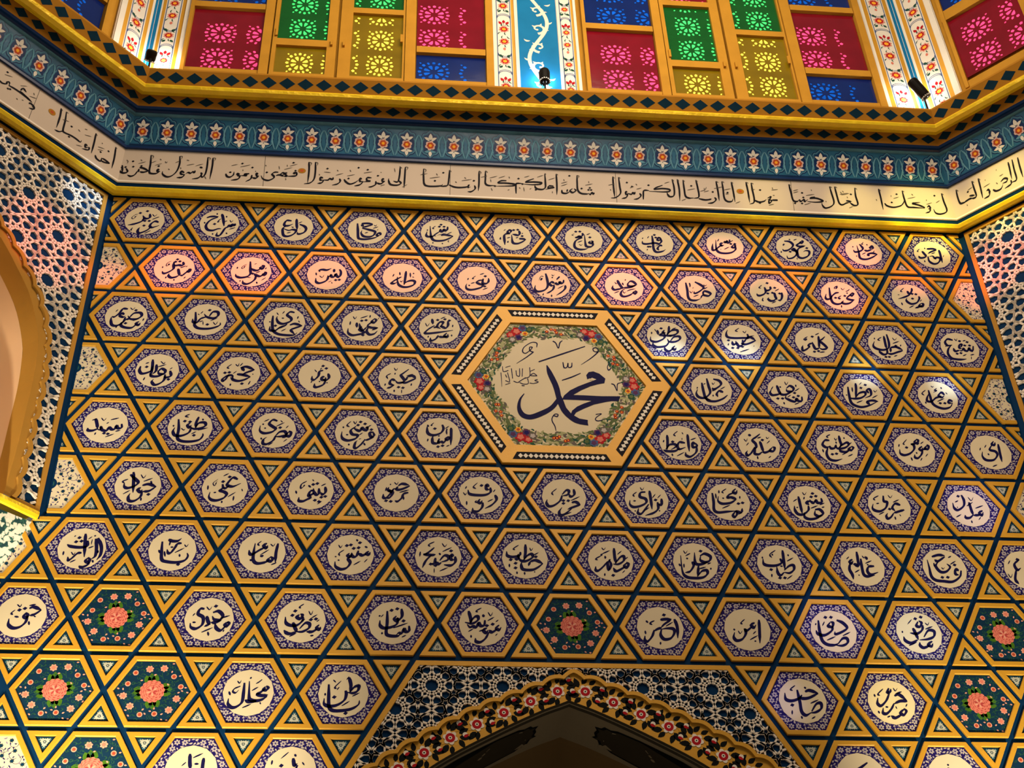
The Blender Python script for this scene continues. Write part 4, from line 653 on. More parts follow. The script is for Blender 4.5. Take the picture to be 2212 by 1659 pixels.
5 7 قرشی|b51,40 49,17 33,20 23,31 15,11 -4,18 -17,30;b-5,38 -29,14 -22,-10 4,-16 -5,-36 -38,-49 -63,-42 -73,-23 -72,4;b77,6 62,1 69,-22 84,-13 77,10;b84,-21 60,-37 42,-46;b42,-38 24,-69 1,-93 -9,-86 -4,-59 5,-47;d16,66 4,46 38,55 70,21 48,32;m28,0 10,-16;m51,36 69,49;t-19,69 -9,53 -3,73;m-31,68 -49,44 -36,33;m-52,-15 -40,-14;m-67,35 -66,24;m-37,-68 -34,-79;m36,-61 43,-76;t11,-39 23,-35
5 15 واعظ|b77,-6 62,1 62,-26 82,-18 78,1;b81,-21 74,-56 43,-84 22,-77 21,-58;b42,53 41,11 40,-53;b24,-1 -4,2 -16,-22 -8,-40 24,-28;b-8,-37 -34,-53 -72,-55 -90,-48;b-62,45 -64,-1 -71,-47;b-77,-44 -56,-16 -30,-11 -25,-26 -52,-46;d-38,4;m-6,71 -27,50 -19,39;t15,64 20,52;m-25,-83 15,-58;m54,19 84,32;m-81,13 -86,-2;t12,29 10,17;m-48,-69 -47,-84
5 17 مذکر|b65,-12 50,-32 68,-35 77,-15 66,-8;b53,-32 29,-44 10,-45;b7,24 12,-11 16,-45;b11,-41 -10,-57 -29,-54 -26,-35 -17,-12;b14,70 -8,50 -30,30 -17,7 -17,-16 -31,-24;b-23,-12 -47,-51 -68,-67 -72,-52 -64,-37;d21,32;m-3,42 17,51;b-48,60 -32,60;t-73,35 -63,21 -54,40;m-51,13 -66,-6;t43,52 48,41 59,53;m59,30 40,10;m-18,-69 -18,-88;m51,-66 37,-78
5 19 مطیع|b75,8 58,-7 71,-14 83,1 76,12;b59,-14 39,-26 16,-23 10,-9;b22,75 22,42 24,20 14,-2;b8,-2 29,17 56,33 62,18 38,-1 1,-6 -3,19;b-4,15 -13,-3 -32,-7 -37,10;b-32,43 -56,42 -72,16 -57,-1 -32,7;b-49,-4 -61,-41 -52,-73 -24,-82 14,-70;d-32,-43 -10,-39;m18,-45 58,-21;m80,34 62,18;m-22,80 -42,68 -35,58;t-5,59 1,45 10,60;m0,37 0,23;m47,65 45,54;m-77,-13 -75,-34;m73,-39 46,-54
5 21 مومن|b74,32 58,13 72,7 79,25 72,36;b63,10 44,2;b45,24 27,8 37,-2 47,16;b44,2 31,-27 9,-50 -6,-47 -5,-29;b25,66 12,51 22,41 32,59 25,70;b13,40 -10,32;b-12,36 2,29 -1,4 -27,-23 -59,-35 -78,-25 -76,1;d-38,13;m-27,64 -50,38 -43,31;m-72,33 -79,15;m58,53 39,38;m35,45 20,30;m-27,-48 -25,-69;m65,-22 49,-41;m30,-49 17,-67;m7,-14 8,-25
5 9 امین|b60,48 60,10 58,-58;b47,-6 34,-19 44,-27 50,-14 44,-5;b37,-23 24,-43 11,-40 -1,-46 -5,-29;b2,-20 -5,-45 -17,-51 -30,-46 -32,-22 -27,-2;b16,65 22,41 11,16 -15,1 -40,0 -55,13 -58,37 -57,54;d-20,39 -4,-70 18,-63;m31,41 50,58;m36,-67 52,-58;m40,42 37,25 39,5;m-25,75 -38,60 -31,59;m-57,62 -50,48;m-53,-23 -56,-41;m-2,-2 2,-8
6 2 جواد|b20,2 49,10 85,-4;b82,-4 54,-28 24,-32;b15,-10 2,-21 16,-36 23,-21;b24,-32 19,-62 -5,-85 -29,-85 -35,-63 -29,-44;b-30,77 -23,24 -17,-40;b-43,62 -15,35 -1,17 -16,-3 -45,-15 -61,-7 -64,15;d54,-47;m23,25 63,45;m-61,-49 -31,-26;t6,63 20,44 30,63;m-49,35 -72,23 -64,12;m56,29 62,10;m23,-66 25,-84
6 4 غنی|b55,51 32,60 12,32 10,16 36,10 71,29;b18,14 4,0 -10,0;b-13,22 -10,0 -22,-14 -1,-22 11,-35 -1,-56 -29,-70 -55,-68 -69,-51 -66,-24;d16,64 -12,36;m-13,68 11,84;m18,-49 52,-21;t-37,49 -57,26 -48,12 -40,40;m-43,28 -45,21;m-79,12 -78,-13;t78,-2 83,-16;m45,-44 44,-70;m-7,-72 -7,-85;m-50,-28 -37,-25
6 6 یتیم|b65,23 68,-5 56,-21 44,-10;b36,13 37,-15 27,-24 15,-11 10,12;b15,-15 1,-25 -10,-29;b10,3 -4,-7 -10,-29 5,-38;b5,-40 -13,-50 -34,-62 -53,-60 -54,-40;d8,34 27,40 50,-37 68,-32 21,-55 40,-62;m46,27 68,41;m-23,52 -47,33 -48,10 -29,29;m-32,31 -37,19;m-71,-4 -66,-22;t3,62 11,53;m-14,29 -2,16;m33,-77 54,-59
6 8 رحیم|b8,40 27,52 59,46;b63,42 34,25 9,17 -11,24;b-11,24 -23,8 -39,15 -36,31;b8,36 -4,20;b-17,16 -29,-8 -48,-31 -60,-28 -61,-9;b-39,11 -17,0 -29,-27 -47,-35;b57,3 35,-5 26,-29 7,-49 -6,-45;d-47,-47 -25,-50;m-46,30 -52,7;t-11,59 2,48 8,63;m-27,50 -30,43;m15,2 60,19;m35,-21 35,-40
6 10 روف|b41,49 28,60 28,36 44,33;b47,45 47,18 20,1 -25,-1 -54,6 -60,29;b-3,-23 -12,-39 0,-46 7,-30;b10,-42 6,-69 -13,-92 -36,-93 -39,-74;b69,3 75,-24 52,-55 19,-76;d5,55;m-14,70 -34,46 -21,35;m70,34 60,18;t-83,13 -73,-2 -67,13;m-66,48 -73,33;m-67,-37 -67,-60;m33,-37 59,-21;m-19,-31 -25,-39 -16,-46
6 12 حریص|b49,49 50,18 33,5 24,20;b-9,15 12,40 25,36 18,16 -9,7;b-9,11 -20,-20 -51,-48 -77,-53 -86,-34 -82,-15;b35,-30 54,-25 76,-40;b76,-40 39,-56 13,-69;b33,-64 -2,-96 -24,-101 -27,-82 -13,-58;d-5,-35 -4,-19 19,-19;m32,-18 76,7;m-33,49 -57,25 -51,10;m-2,-100 31,-83
6 14 نزاری|b-2,44 -26,39 -31,15 -6,4 -5,-19 -36,-39 -69,-45 -84,-30 -82,-6;b18,52 20,2 21,-56;b8,-26 -11,-54 -33,-82 -49,-78 -44,-51;b73,8 70,-27 54,-24;b52,-13 51,-51 26,-76 -15,-92;d43,-1;m28,10 46,34;m54,11 72,31;t-26,70 -18,55 -6,71;m-45,42 -63,26 -58,14;m-66,-10 -53,-9;m-19,-66 9,-45;m-61,-64 -62,-71;m57,-59 56,-67
6 16 تهامی|b46,78 31,61 43,50 52,70;b33,54 8,41 -1,25 19,26 35,14 9,-6 -32,-12 -50,3 -46,31;b-74,49 -73,-2 -76,-48 -58,-63 -11,-57 29,-52;b29,-52 13,-76 21,-87 34,-67 30,-48;b29,-52 55,-59 64,-35;d48,-9 69,-4;m-58,46 -58,15;m-1,76 -23,59 -18,48;m-39,66 -41,47;m-28,20 -18,20;m-35,-39 7,-18;m61,35 58,19;m40,-71 61,-58
6 18 هاشمی|b65,36 64,13 43,8 36,23 23,7 11,14 6,26;b5,18 -13,9 -2,-6;b-6,-10 -11,-37 -41,-62 -67,-59 -77,-36 -76,-13;b-48,43 -46,-11 -44,-58;b23,-32 47,-31 59,-54 37,-70 19,-59 23,-36;b51,-62 21,-82 -13,-88 -34,-77 -33,-50;d26,62 16,42 40,47;t-24,68 -16,53 -3,69;m-18,41 -24,25;m-57,27 -79,11;m51,-4 77,9;m-68,-24 -58,-20;m4,-25 41,-8;m59,-19 73,-14
6 20 عربی|b57,8 32,15 13,-9 23,-28;b71,-19 35,-32 14,-40;b14,-40 -5,-64 -23,-73 -26,-57 -17,-41;b-19,61 -22,29 -7,22 -20,-10 -51,-31 -77,-28 -87,-13 -79,11;d-2,-17;m23,23 57,40;m-43,60 -70,43 -65,31;t5,65 15,50 29,66;m-63,12 -48,16;m-62,-51 -32,-34;m16,-60 16,-79;t42,-47 46,-58
5 23 امی|b51,53 46,-6 43,-59;b31,70 17,52 30,46 38,64;b16,46 -2,16 25,5 29,-18 2,-48 -37,-50 -51,-27 -44,2;m-13,-90 14,-77;m-48,26 -57,8;m-14,45 -28,26;m-17,-8 -15,-20
7 23 غ|b-18,59 -49,32 -43,1 -22,12;b-48,1 -66,-51 -55,-77;d-28,59;m-66,52 -81,31;t-95,-22 -86,-42 -72,-21
6 22 مدنی|b-19,78 -13,45 -23,12 -57,-12 -73,0 -74,30;b68,-11 48,-24 58,-40 69,-20;b48,-37 14,-42;b10,36 11,-6 14,-42;b14,-38 -6,-55 -26,-56 -27,-40;d-37,70;m-6,13 30,37;m35,1 78,19;t12,66 24,46 40,67;m-43,44 -62,33;m-58,4 -53,4;m-75,-54 -46,-37;m-2,-71 -3,-87;m50,-50 35,-67
7 21 فتاح|b-50,62 -16,73 16,71;b15,65 -24,39 -40,47;b-24,36 -41,11 -26,-19 3,-18 28,7 16,25;b67,-10 52,-5 46,-29 61,-35;b78,-10 64,-44 23,-72 -22,-71 -58,-66 -75,-45 -75,3 -76,46;d53,20 -23,-50 4,-49;m32,22 63,42;m30,59 48,69;t-15,5 -9,-4 1,6;m-47,29 -48,4
7 1 الوارث|b63,56 84,12 87,-31 74,-60;b54,52 64,5 65,-38 49,-56;b36,-49 27,-64 40,-74 44,-60 36,-46;b46,-71 36,-88 14,-99 1,-92;b5,77 10,26 18,-46;b3,-24 -15,-28 -35,-53 -48,-64 -54,-46;b20,41 21,12 -8,4 -50,8 -67,18;d-19,55 -30,33 -7,37;m21,48 37,63;t39,48 38,19;m48,70 49,63;t-43,-21 -31,-35 -25,-21;m-76,-18 -76,-39;m-36,66 -43,59;m29,1 51,12;m-40,-75 -16,-60;m72,-9 74,-24;m56,-60 61,-74
7 3 بار|b-50,45 -47,-6 -41,-49 -19,-60 24,-63 59,-52 72,-30 67,-12;b37,39 19,35 9,13 -6,-13 -18,-13 -24,5;b-24,57 -7,49 17,50 34,65;m-14,49 -17,24;d34,-73;m12,-12 52,14;t50,32 60,21 68,36;m-35,-6 -28,-35;m-10,16 3,17;m-60,1 -54,-17;m34,-19 36,-34
7 5 امام|b69,50 63,-1 64,-53;b40,-24 29,-39 45,-46 50,-31 40,-20;b35,-42 11,-54 -19,-58 -36,-40 -37,4 -34,48;b19,49 4,38 18,23 23,38;b11,27 -12,12 -42,-11 -54,-8 -59,11;m-7,-14 31,16;b-1,-14 3,-25;m-7,60 -21,45 -14,34;t35,46 48,35 56,50;m46,-64 70,-52;m-49,-37 -45,-48
7 7 متقی|b83,20 71,9 83,1 89,16;b71,5 52,-3 36,8;b35,22 27,-7 11,-11 4,10;b-5,7 -14,-5 -1,-12 4,7;b2,-8 -10,-23 0,-45 -15,-71 -42,-79 -65,-65 -69,-39;d40,64 -19,47 -1,51 13,33 35,37;m24,82 30,71;m63,45 76,38;m-31,24 -52,5 -49,-9;t-57,50 -47,35 -39,50;m-57,-32 -48,-31;m-67,-10 -67,-17;m16,-55 47,-33;m63,-40 78,-21
7 9 فصیح|b71,3 59,10 59,-13 74,-16;b78,3 78,-27 58,-46 26,-43;b7,-21 27,5 46,2 43,-17 14,-29;b14,-32 1,-40 -12,-26;b-12,-7 -18,-37 -31,-41;b-18,48 -44,22 -66,6;b-69,10 -31,7 -12,11;b-31,7 -56,-23 -72,-61;d59,32 -34,-41 -12,-48;m20,27 62,51;m7,-77 45,-57;t17,72 30,54 40,69;m-18,79 -44,63 -37,52;m-82,24 -85,-2;t-18,-63 -18,-88;m4,19 11,8
7 11 خطیب|b5,77 3,28 -5,-9;b-8,-10 13,17 32,25 35,7 5,-13 -21,-10 -30,12;b-29,23 -33,-3 -49,-3;b-19,35 -26,16 -59,7 -81,14 -84,37;b24,-16 50,-8 82,-25;b82,-25 55,-48 29,-60 -10,-58 -18,-36 -15,-17;b24,-16 14,-39;d51,11 -66,-8 -44,-26 -45,-51;m39,18 65,34;t24,59 30,44 40,59;m-27,72 -51,53 -45,45;m-73,-30 -73,-49;m-39,-70 -39,-84;m-4,-72 -4,-87;t41,-67 44,-74
7 13 مطهر|b76,-10 62,-25 74,-36 82,-17 73,-6;b64,-32 40,-48 20,-56 9,-38;b20,68 20,22 24,-15;b20,-15 46,19 63,24 61,1 36,-18 10,-19;b-1,7 -15,-16 -12,-50 0,-23 -7,6;b-15,-5 -36,-32 -61,-55 -73,-52 -72,-33;m34,34 55,54;b-29,17 -19,17;m-38,35 0,55;b-38,35 -45,24;t-38,69 -29,58 -19,70;m-45,24 -69,8 -60,1;m82,21 68,9;d6,-79;m-32,-69 -34,-84;m63,-51 49,-66
7 15 طاهر|b25,37 49,49 74,35 68,12 44,3 25,14 28,37;b57,4 29,-8 6,-9 -2,5 1,55;b-15,5 -11,-17 -31,-48 -55,-56;b12,-17 2,-76;b2,-73 25,-46 48,-41 49,-60 27,-79 -12,-84 -51,-78 -67,-49 -67,37;d31,63;m-20,50 -45,34;m-42,23 -33,19;t-51,64 -43,49 -31,65;m10,-35 47,-23;m-79,-8 -74,-23;m70,-26 68,-37;m-56,-8 -58,-30;m56,-7 73,1
7 17 طیب|b26,79 24,26 22,-27;b18,-31 45,-7 66,-3 65,-26 42,-45 16,-42;b16,-42 -2,-58 -14,-47 -15,-13;b8,33 12,10 -17,-6 -57,-7 -75,3 -75,30;d-44,-29 -8,-73 15,-72;m39,19 72,39;m-8,78 -38,54 -31,35;m-27,58 -26,47;m2,-9 15,-9;m-44,-52 -47,-70;m-76,41 -78,30;m49,57 50,46;m24,-79 54,-56
7 19 عالم|b-14,81 -16,39 -19,4 -36,0;b-21,8 -44,11;b-42,38 -58,26 -50,15 -40,30;b-56,18 -66,-16 -58,-46 -57,-72;b-1,43 -4,-6 -2,-44 16,-54 51,-46;b57,3 30,-1 19,-24 31,-43 70,-30;m17,17 50,33;t8,59 16,47 25,59;b28,55 27,36;m-56,52 -72,37;m-43,-34 -17,-18;m26,14 28,6;m-25,-45 -27,-52
8 4 مهدی|b85,-12 70,-23 80,-33 88,-19 81,-9;b74,-33 55,-54 36,-44 27,-20;b13,33 37,40 57,19 47,-2 23,-2 12,15;b53,-2 30,-16 9,-16;b-12,15 -4,-10 7,-27;b6,-23 -17,-37;b-25,50 -43,50 -50,25 -27,8 -27,-27 -52,-48 -74,-41 -79,-21;d23,65;m47,5 88,20;t-17,61 -3,47 7,64;m-63,28 -73,14;m-70,-17 -55,-17;m-26,-65 20,-41;m1,-62 6,-82;m65,-61 70,-50
8 6 متصدق|b-10,31 -22,20 -6,10 3,28 -7,35;b6,21 4,0 -19,-22 -50,-22 -67,-9 -71,19;b-6,-39 17,-11 36,-14 34,-35 7,-53 -21,-53;b79,-17 68,-31 81,-41 86,-27;b71,-38 50,-52 25,-53;b-36,-8 -25,-36 -15,-53;b-18,-53 -42,-64 -60,-61 -73,-47;d-41,27 -30,49 41,7 63,11;m41,14 68,33;t29,50 40,32 48,53;m78,8 66,-3;m6,85 -12,70 -6,63;m-47,-78 -17,-60;m-2,-4 16,10;m57,-70 42,-73
8 8 سابق|b38,71 41,35 29,17 16,24;b16,34 7,20 20,9 22,27;b26,17 17,-8 -8,-23 -40,-27 -55,-13 -56,11;b-25,58 -24,-2 -27,-52 -11,-65 24,-65 36,-54;b73,-14 73,-39 58,-43 51,-29 42,-50 27,-51 17,-61;d-6,62 19,70 48,10;m4,-26 67,0;m-41,40 -53,26;m-60,36 -56,29;m42,-71 61,-60;m-45,-48 -45,-59
8 10 متوسط|b-63,67 -54,28 -54,3;b-58,6 -38,35 -22,39 -22,21 -48,3 -80,9;b10,22 6,-3 -10,-7 -19,7 -29,-14 -45,-11 -58,-15 -70,-1;b73,-1 60,-16 72,-26 82,-12;b63,-23 40,-38 27,-27;b18,-17 2,-28 14,-42 24,-27;b27,-38 10,-70 -12,-88 -31,-85 -34,-68;d18,-6 44,2;m22,19 52,38;b-3,43 10,44;t24,62 36,44 46,63;m70,24 57,13;m-5,83 -28,68 -21,61;m-17,-35 8,-24;m-65,-37 -42,-22;m-53,-54 -53,-68;m55,-55 65,-44
8 14 اخر|b69,46 78,6 75,-51;b4,40 24,44 56,45;b53,42 21,19 3,0;b5,-7 -1,-36 13,-57 42,-52 61,-27 60,-5 32,-2 5,-7;b6,1 -14,-7 -29,-18;b-28,-11 -41,-44 -63,-69 -75,-63 -73,-41;d23,66;m26,8 61,31;m-23,36 -44,24 -35,14;m-62,35 -53,24;m-70,-16 -69,-34;m-5,-71 -7,-85
8 16 امر|b60,51 55,-4 48,-69;b38,36 20,24 31,10 43,25;b21,13 -4,-6 -13,5;b-13,5 -10,-20 -30,-49 -57,-57 -68,-40 -61,-15;m5,-52 44,-29;m38,-8 22,-23;m-6,52 -25,34 -19,26;t-44,-7 -36,-21 -24,-6;m-62,3 -60,-7;m27,-55 30,-62
8 0 حق|b27,35 45,43 79,29;b79,29 55,8 34,0;b17,13 11,-3 22,-11 26,3 17,16;b27,0 23,-32 2,-56 -25,-61 -46,-45 -49,-16;d-13,27 9,35;m25,49 52,57;t-27,54 -13,43 -9,57;m-31,27 -44,11 -36,3;m-28,-5 -9,-8;m36,-27 41,-46;t52,0 62,-6
8 18 صادق|b23,57 50,43 65,18 42,-1 6,-16 5,-2;b-9,45 -22,26 -3,23 4,42 -8,48;b1,27 -10,1 -47,-22 -76,-15 -82,3;b-63,54 -66,3 -62,-47 -43,-68 -11,-71 17,-59;b10,-63 35,-37 55,-37 54,-58 28,-73 -4,-71;d-27,70 -1,71;m38,-23 77,-3;m-39,-47 4,-27;m-35,48 -49,25;m-76,39 -81,28
8 20 مصدق|b7,58 -5,36 11,32 22,51 11,62;b26,40 17,14 -11,-5 -43,-2;b18,-22 46,12 72,9 66,-17 36,-32 -5,-37;b-24,24 -17,-5 -11,-37;b-15,-37 -48,-53 -72,-43 -77,-21;b53,-42 30,-58 44,-68 54,-53;b35,-65 6,-76 -8,-66 -7,-48;d-3,72 25,81;m34,19 71,34;t39,52 49,41 59,56;m-21,68 -46,42;m-61,-67 -21,-48;m-77,8 -79,-3
9 17 صاحب|b17,43 38,50 75,37;b75,37 32,15 2,11 -6,21;b1,28 -15,11 -49,-1 -74,6 -75,37;b-17,52 -14,-3 -13,-51 3,-68 32,-54;b32,-50 58,-15 79,-11 77,-35 51,-53 25,-57;d-50,-21;m33,-12 72,6;m-23,73 -46,55 -37,48;m18,67 23,57;m-54,-46 -58,-66;m-17,-72 -16,-86;m44,-74 26,-85
9 19 محرم|b1,67 -10,46 4,50 10,64;b-1,43 -22,7 -50,-18 -64,-8 -58,20;b19,29 40,37 70,10;b73,6 40,5 10,-9;b11,-6 -8,-34 -32,-55 -48,-52 -43,-28;b51,-33 30,-50 44,-60 58,-43 51,-29;b31,-61 2,-75 -15,-65;m28,40 57,51;t21,68 28,54 41,68;m-26,63 -54,38 -46,31;m-71,37 -70,23;m-32,-24 -19,-24;m69,-8 60,-22;m-33,-73 -18,-65;m-68,-43 -65,-56;t15,-20 18,-33
9 5 محلل|b70,29 63,17 74,13 81,23 73,33;b67,17 49,1 32,-7;b32,-7 58,-13 83,-9;b80,-15 59,-31 37,-37 15,-34 5,-20 0,53;b-20,45 -20,-4 -23,-44 -45,-66 -66,-68 -80,-52 -80,-28;b37,-37 8,-42 -12,-34;m14,9 40,27;m53,62 42,51 28,41;m2,70 8,66;t-50,53 -40,43 -34,57;m-35,29 -58,18 -65,4 -53,-2 -40,12;m-81,4 -74,-14;m-19,-70 16,-52;t52,-43 56,-53
9 7 باطن|b21,78 30,41 27,9;b27,9 45,33 64,38 60,17 42,5 16,8;b8,16 12,0 5,-28 -24,-51 -57,-57 -79,-47 -80,-21;b-64,44 -62,-1 -59,-53 -45,-75 -8,-77 36,-68 65,-48 69,-28;d-38,-15 13,-88;m38,-10 68,7;m-5,-55 28,-32;m-12,61 -37,32 -30,24;m-19,32 -29,18;t-46,65 -34,53;m-77,3 -77,-9;m21,82 10,66
10 4 اول|b-11,70 -8,34 -2,1;b46,53 45,20 45,-12;m3,53 41,73;m11,27 29,27;m-23,34 -40,17;b16,1 5,-12 18,-19;b21,-19 8,-44 -16,-50
10 6 مبین|b8,56 15,26 27,33;d-38,23;m-12,82 -42,53;m-76,46 -78,26;m13,73 20,63;t46,39 56,26;b28,26 10,-13 -32,-33 -70,-20 -77,6;b35,0 54,-20 72,0
10 18 ک|b37,64 2,40 -32,20 -61,-11 -44,-33
10 20 لا|m-10,61 -8,53;b-10,45 -26,-17;b-44,29 -41,-17 6,-8"""
ORD = 'first second third fourth fifth sixth seventh eighth ninth tenth eleventh twelfth thirteenth'.split()
REF = {}
NAMES = {}
for ln in HEX.strip().split('\n'):
    h, st = ln.split('|'); r, x, nm = h.split(' ', 2); NAMES[(int(r), int(x))] = (nm, st)
def hc(r, x): return (x-12, (4-r)*S3)
DG = lambda y: -12.19-(y+4.33)*-.428       # left edge of the wall below the corner
ROSES = {(8, 2): 'left of the eighth row', (8, 12): 'centre of the eighth row', (8, 22): 'right end of the eighth row', (9, 1): 'left end of the ninth row', (9, 3): 'inner left of the ninth row', (9, 21): 'right end of the ninth row', (10, 2): 'left of the bottom row', (10, 22): 'right end of the bottom row'}
def gone(X, Y):      # inside the great hexagon, or below the spandrel lines
    if max(abs(Y), abs(X)*H+abs(Y)*.5) < 3*H-.2: return True
    return Y < -7.8 and lx(Y)-.25 < X < rx(Y)+.25
RN = ['', 'top', 'second', 'third', 'fourth', 'fifth', 'sixth', 'seventh', 'eighth', 'ninth', 'bottom']
def cuts(X, Y, rad):
    c = []; key = ''
    if Y > -4.4:
        if X-rad < -12+.07: c.append(((-12+.07-X, 0), (-1, 0))); key += 'l%.2f' % X
        if X+rad > 12-.07: c.append(((12-.07-X, 0), (1, 0))); key += 'r%.2f' % X
    else:
        for sg in (-1, 1):
            ex = 12.19+(-4.33-Y)*.428-.05
            if sg*X+rad > ex-.43*rad: c.append(((sg*(ex)-X, 0), (sg*1, .428*-1*-1))); key += 'd%d%.2f%.2f' % (sg, X, Y)
    return tuple(c), key
def build_hex(r, x):
    X, Y = hc(r, x); c, key = cuts(X, Y, .95)
    if (r, x) in NAMES:
        nm, st = NAMES[(r, x)]; row = sorted(k[1] for k in NAMES if k[0] == r)
        if (r, x) == (7, 23): lab = 'gold-framed hexagonal panel cut by the picture edge, right end of the seventh row'; ref = 'the right end panel of the seventh row'
        elif r == 10: lab = 'gold-framed hexagonal panel with half-seen lettering, %s lettered one in the bottom row' % ORD[row.index(x)]; ref = 'the %s lettered panel of the bottom row' % ORD[row.index(x)]
        else: lab = 'gold-framed hexagonal panel with cream disc reading "%s", %s in the %s row' % (nm, ORD[row.index(x)]+' lettered', RN[r]); ref = 'the panel reading "%s"' % nm
        t = thing('name_panel', lab, 'panel', 'F', (X, Y, 0), 'lettered hexagonal panels')
        obj('frame', part('frame', c, key), t); obj('floral_border', part('tile', c, key), t); obj('medallion', part('medallion'), t)
        s = MB(); write(s, st, .005, .029, .082, .046, .028, INK, None, None, .050)
        obj('lettering', s.mesh('lettering', c), t)
    elif (r, x) in ROSES:
        ref = 'the rose panel at the %s' % ROSES[(r, x)]
        t = thing('rose_panel', 'gold-framed hexagonal panel with pink rose on dark blue, %s' % ROSES[(r, x)], 'panel', 'F', (X, Y, 0), 'rose panels')
        obj('frame', part('frame', c, key), t); obj('rose_tile', part('rose', c, key), t)
    else:
        sd = 'left' if X < 0 else 'right'; ref = 'the cream half panel at the %s of the %s row' % (sd, RN[r])
        t = thing('vine_panel', 'cream gold-framed panel with blue vines cut by the %s edge, %s row' % (sd, RN[r]), 'panel', 'F', (X, Y, 0), 'cream vine panels')
        obj('frame', part('frame', c, key), t); obj('vine_tile', part('cream', c, key), t)
    REF[(r, x)] = ref
for r in range(1, 11):
    for x in range(-1, 26):
        if x % 2 != r % 2: continue
        X, Y = hc(r, x)
        if gone(X, Y) or (r <= 6 and not 0 <= x <= 24) or (r == 9 and not 0 <= x <= 22) or (r == 8 and not 0 <= x <= 22) or (r == 7 and x > 23) or (r == 10 and not 0 <= x <= 22) : continue
        build_hex(r, x)
def tri_label(up, r, x):
    l = tri_text(up, r, x); return l if len(l.split()) <= 16 else ' '.join(l.split(' and ')[0].replace('between', 'beside').split())
def tri_text(up, r, x):
    d = 'up' if up else 'down'
    if (r, x) in REF: return 'gold floral triangle %s %s' % ('standing on' if up else 'hanging under', REF[(r, x)])
    o = r-1 if up else r+1
    q = [REF[k] for k in ((o, x-1), (o, x+1)) if k in REF]
    return 'gold floral triangle pointing %s %s %s' % (d, 'between' if len(q) > 1 else 'beside', ' and '.join(w.replace('the panel reading ', '').replace('the cream half panel', 'cream panel').replace(' lettered panel of the', ' in').replace('the rose panel', 'rose panel').replace(' row', '').replace('of the ', '').replace('at the ', '') for w in q))
done = set()
for r in range(0, 12):
    for x in range(-2, 27):
        if x % 2 != r % 2: continue
        for up in (True, False):
            X, Y = x-12, (4-r)*S3+(1 if up else -1)*(H+.2887)
            if Y > 6.0 or Y < -11.2 or gone(X, Y): continue
            lim = 12.35 if Y > -4.4 else 12.19+(-4.33-Y)*.428+.25
            if abs(X) > lim or X > 12.4: continue
            if Y > -4.4 and abs(abs(X)-12) < .1: pass
            c, key = cuts(X, Y, .42)
            o = r-1 if up else r+1
            if (r, x) not in REF and (o, x-1) not in REF and (o, x+1) not in REF: continue
            t = thing('triangle_panel', tri_label(up, r, x), 'triangle', 'F', (X, Y, 0), 'floral triangles')
            k = 'up' if up else 'dn'
            obj('frame', part(k+'f', c, key), t); obj('floral_tile', part(k+'t', c, key), t)
# ------------------------------------------------------------------ the great central hexagon
t = thing('great_hexagon', 'large central gold hexagon with wreathed cream field and bold Arabic calligraphy', 'panel', 'F', (0, 0, 0))
R0, R1, R2, R3 = 2.93, 2.795, 2.535, 2.27
s = MB(); s.rings([hexa(R0, 0), hexa(R0, .07), hexa(R0-.02, .08), hexa(R1, .08)], GOLD); s.rings([hexa(R2, .08), hexa(R3+.02, .08), hexa(R3, .02)], GOLD)
def side(k, q, R): a, b = hex2(R)[k], hex2(R)[(k+1) % 6]; return (a[0]+(b[0]-a[0])*q, a[1]+(b[1]-a[1])*q)
ed = .066
for k in range(6):
    s.poly([side(k, 0, R1), side(k, ed, R1), side(k, ed, R2), side(k, 0, R2)], .08, GOLD); s.poly([side(k, 1-ed, R1), side(k, 1, R1), side(k, 1, R2), side(k, 1-ed, R2)], .08, GOLD)
obj('frame', s.mesh('frame'), t)
for k in range(6):
    s = MB(); s.poly([side(k, ed, R1), side(k, 1-ed, R1), side(k, 1-ed, R2), side(k, ed, R2)], .078, INK2)
    a = pi/3*k+pi/6; n = 17
    for i in range(n):
        c = side(k, ed+.03+(1-2*ed-.06)*(i+.5)/n, (R1+R2)/2); dx, dy = -sin(a), cos(a)
        s.poly([(c[0]+dx*.062, c[1]+dy*.062), (c[0]+dy*.07, c[1]-dx*.07), (c[0]-dx*.062, c[1]-dy*.062), (c[0]-dy*.07, c[1]+dx*.07)], .082, WHITE)
    o = obj('diamond_strip', s.mesh('diamond_strip'), t); o['label'] = 'navy strip of white diamonds'
s = MB(); s.poly(hex2(R3+.01), .03, CREAM); obj('cream_field', s.mesh('cream_field'), t)
s = MB(); rr = random.Random(21); pts = []
def rin(a): return 1.60+.06*cos(6*a)+.03*sin(17*a)
for k in range(6):
    a = pi/3*k; c = (1.98*cos(a), 1.98*sin(a))
    for (u, v, r_, m) in ((0, 0, .15, RED), (-.03, .20, .12, RED), (.02, -.20, .12, STEEL), (-.20, .06, .11, PLUM), (-.17, -.16, .08, YELLOW), (-.19, .24, .12, FAINT), (-.10, -.33, .10, DGREEN)):
        x = c[0]+u*cos(a)-v*sin(a); y = c[1]+u*sin(a)+v*cos(a); z = .0365+len(pts)*4e-5
        s.flower((x, y), r_, z, m, 6, rr.random()*6, .75); s.flower((x, y), r_*.6, z+.002, {RED: ROSE, STEEL: PLUM, PLUM: INDIGO, YELLOW: RUST, FAINT: PETAL, DGREEN: WREATH}[m], 5, 1, .7); pts.append((x, y, .09))
    b = a+pi/6
    for q in range(5):
        an = b+(q-2)*.055+rr.uniform(-.02, .02); r_ = 1.70+rr.uniform(-.04, .14); x, y = r_*cos(an), r_*sin(an)
        s.flower((x, y), .055, .0365, RED, 5, q, .55); s.disc((x, y), .02, .038, YELLOW, 8); pts.append((x, y, .06))
n = 0
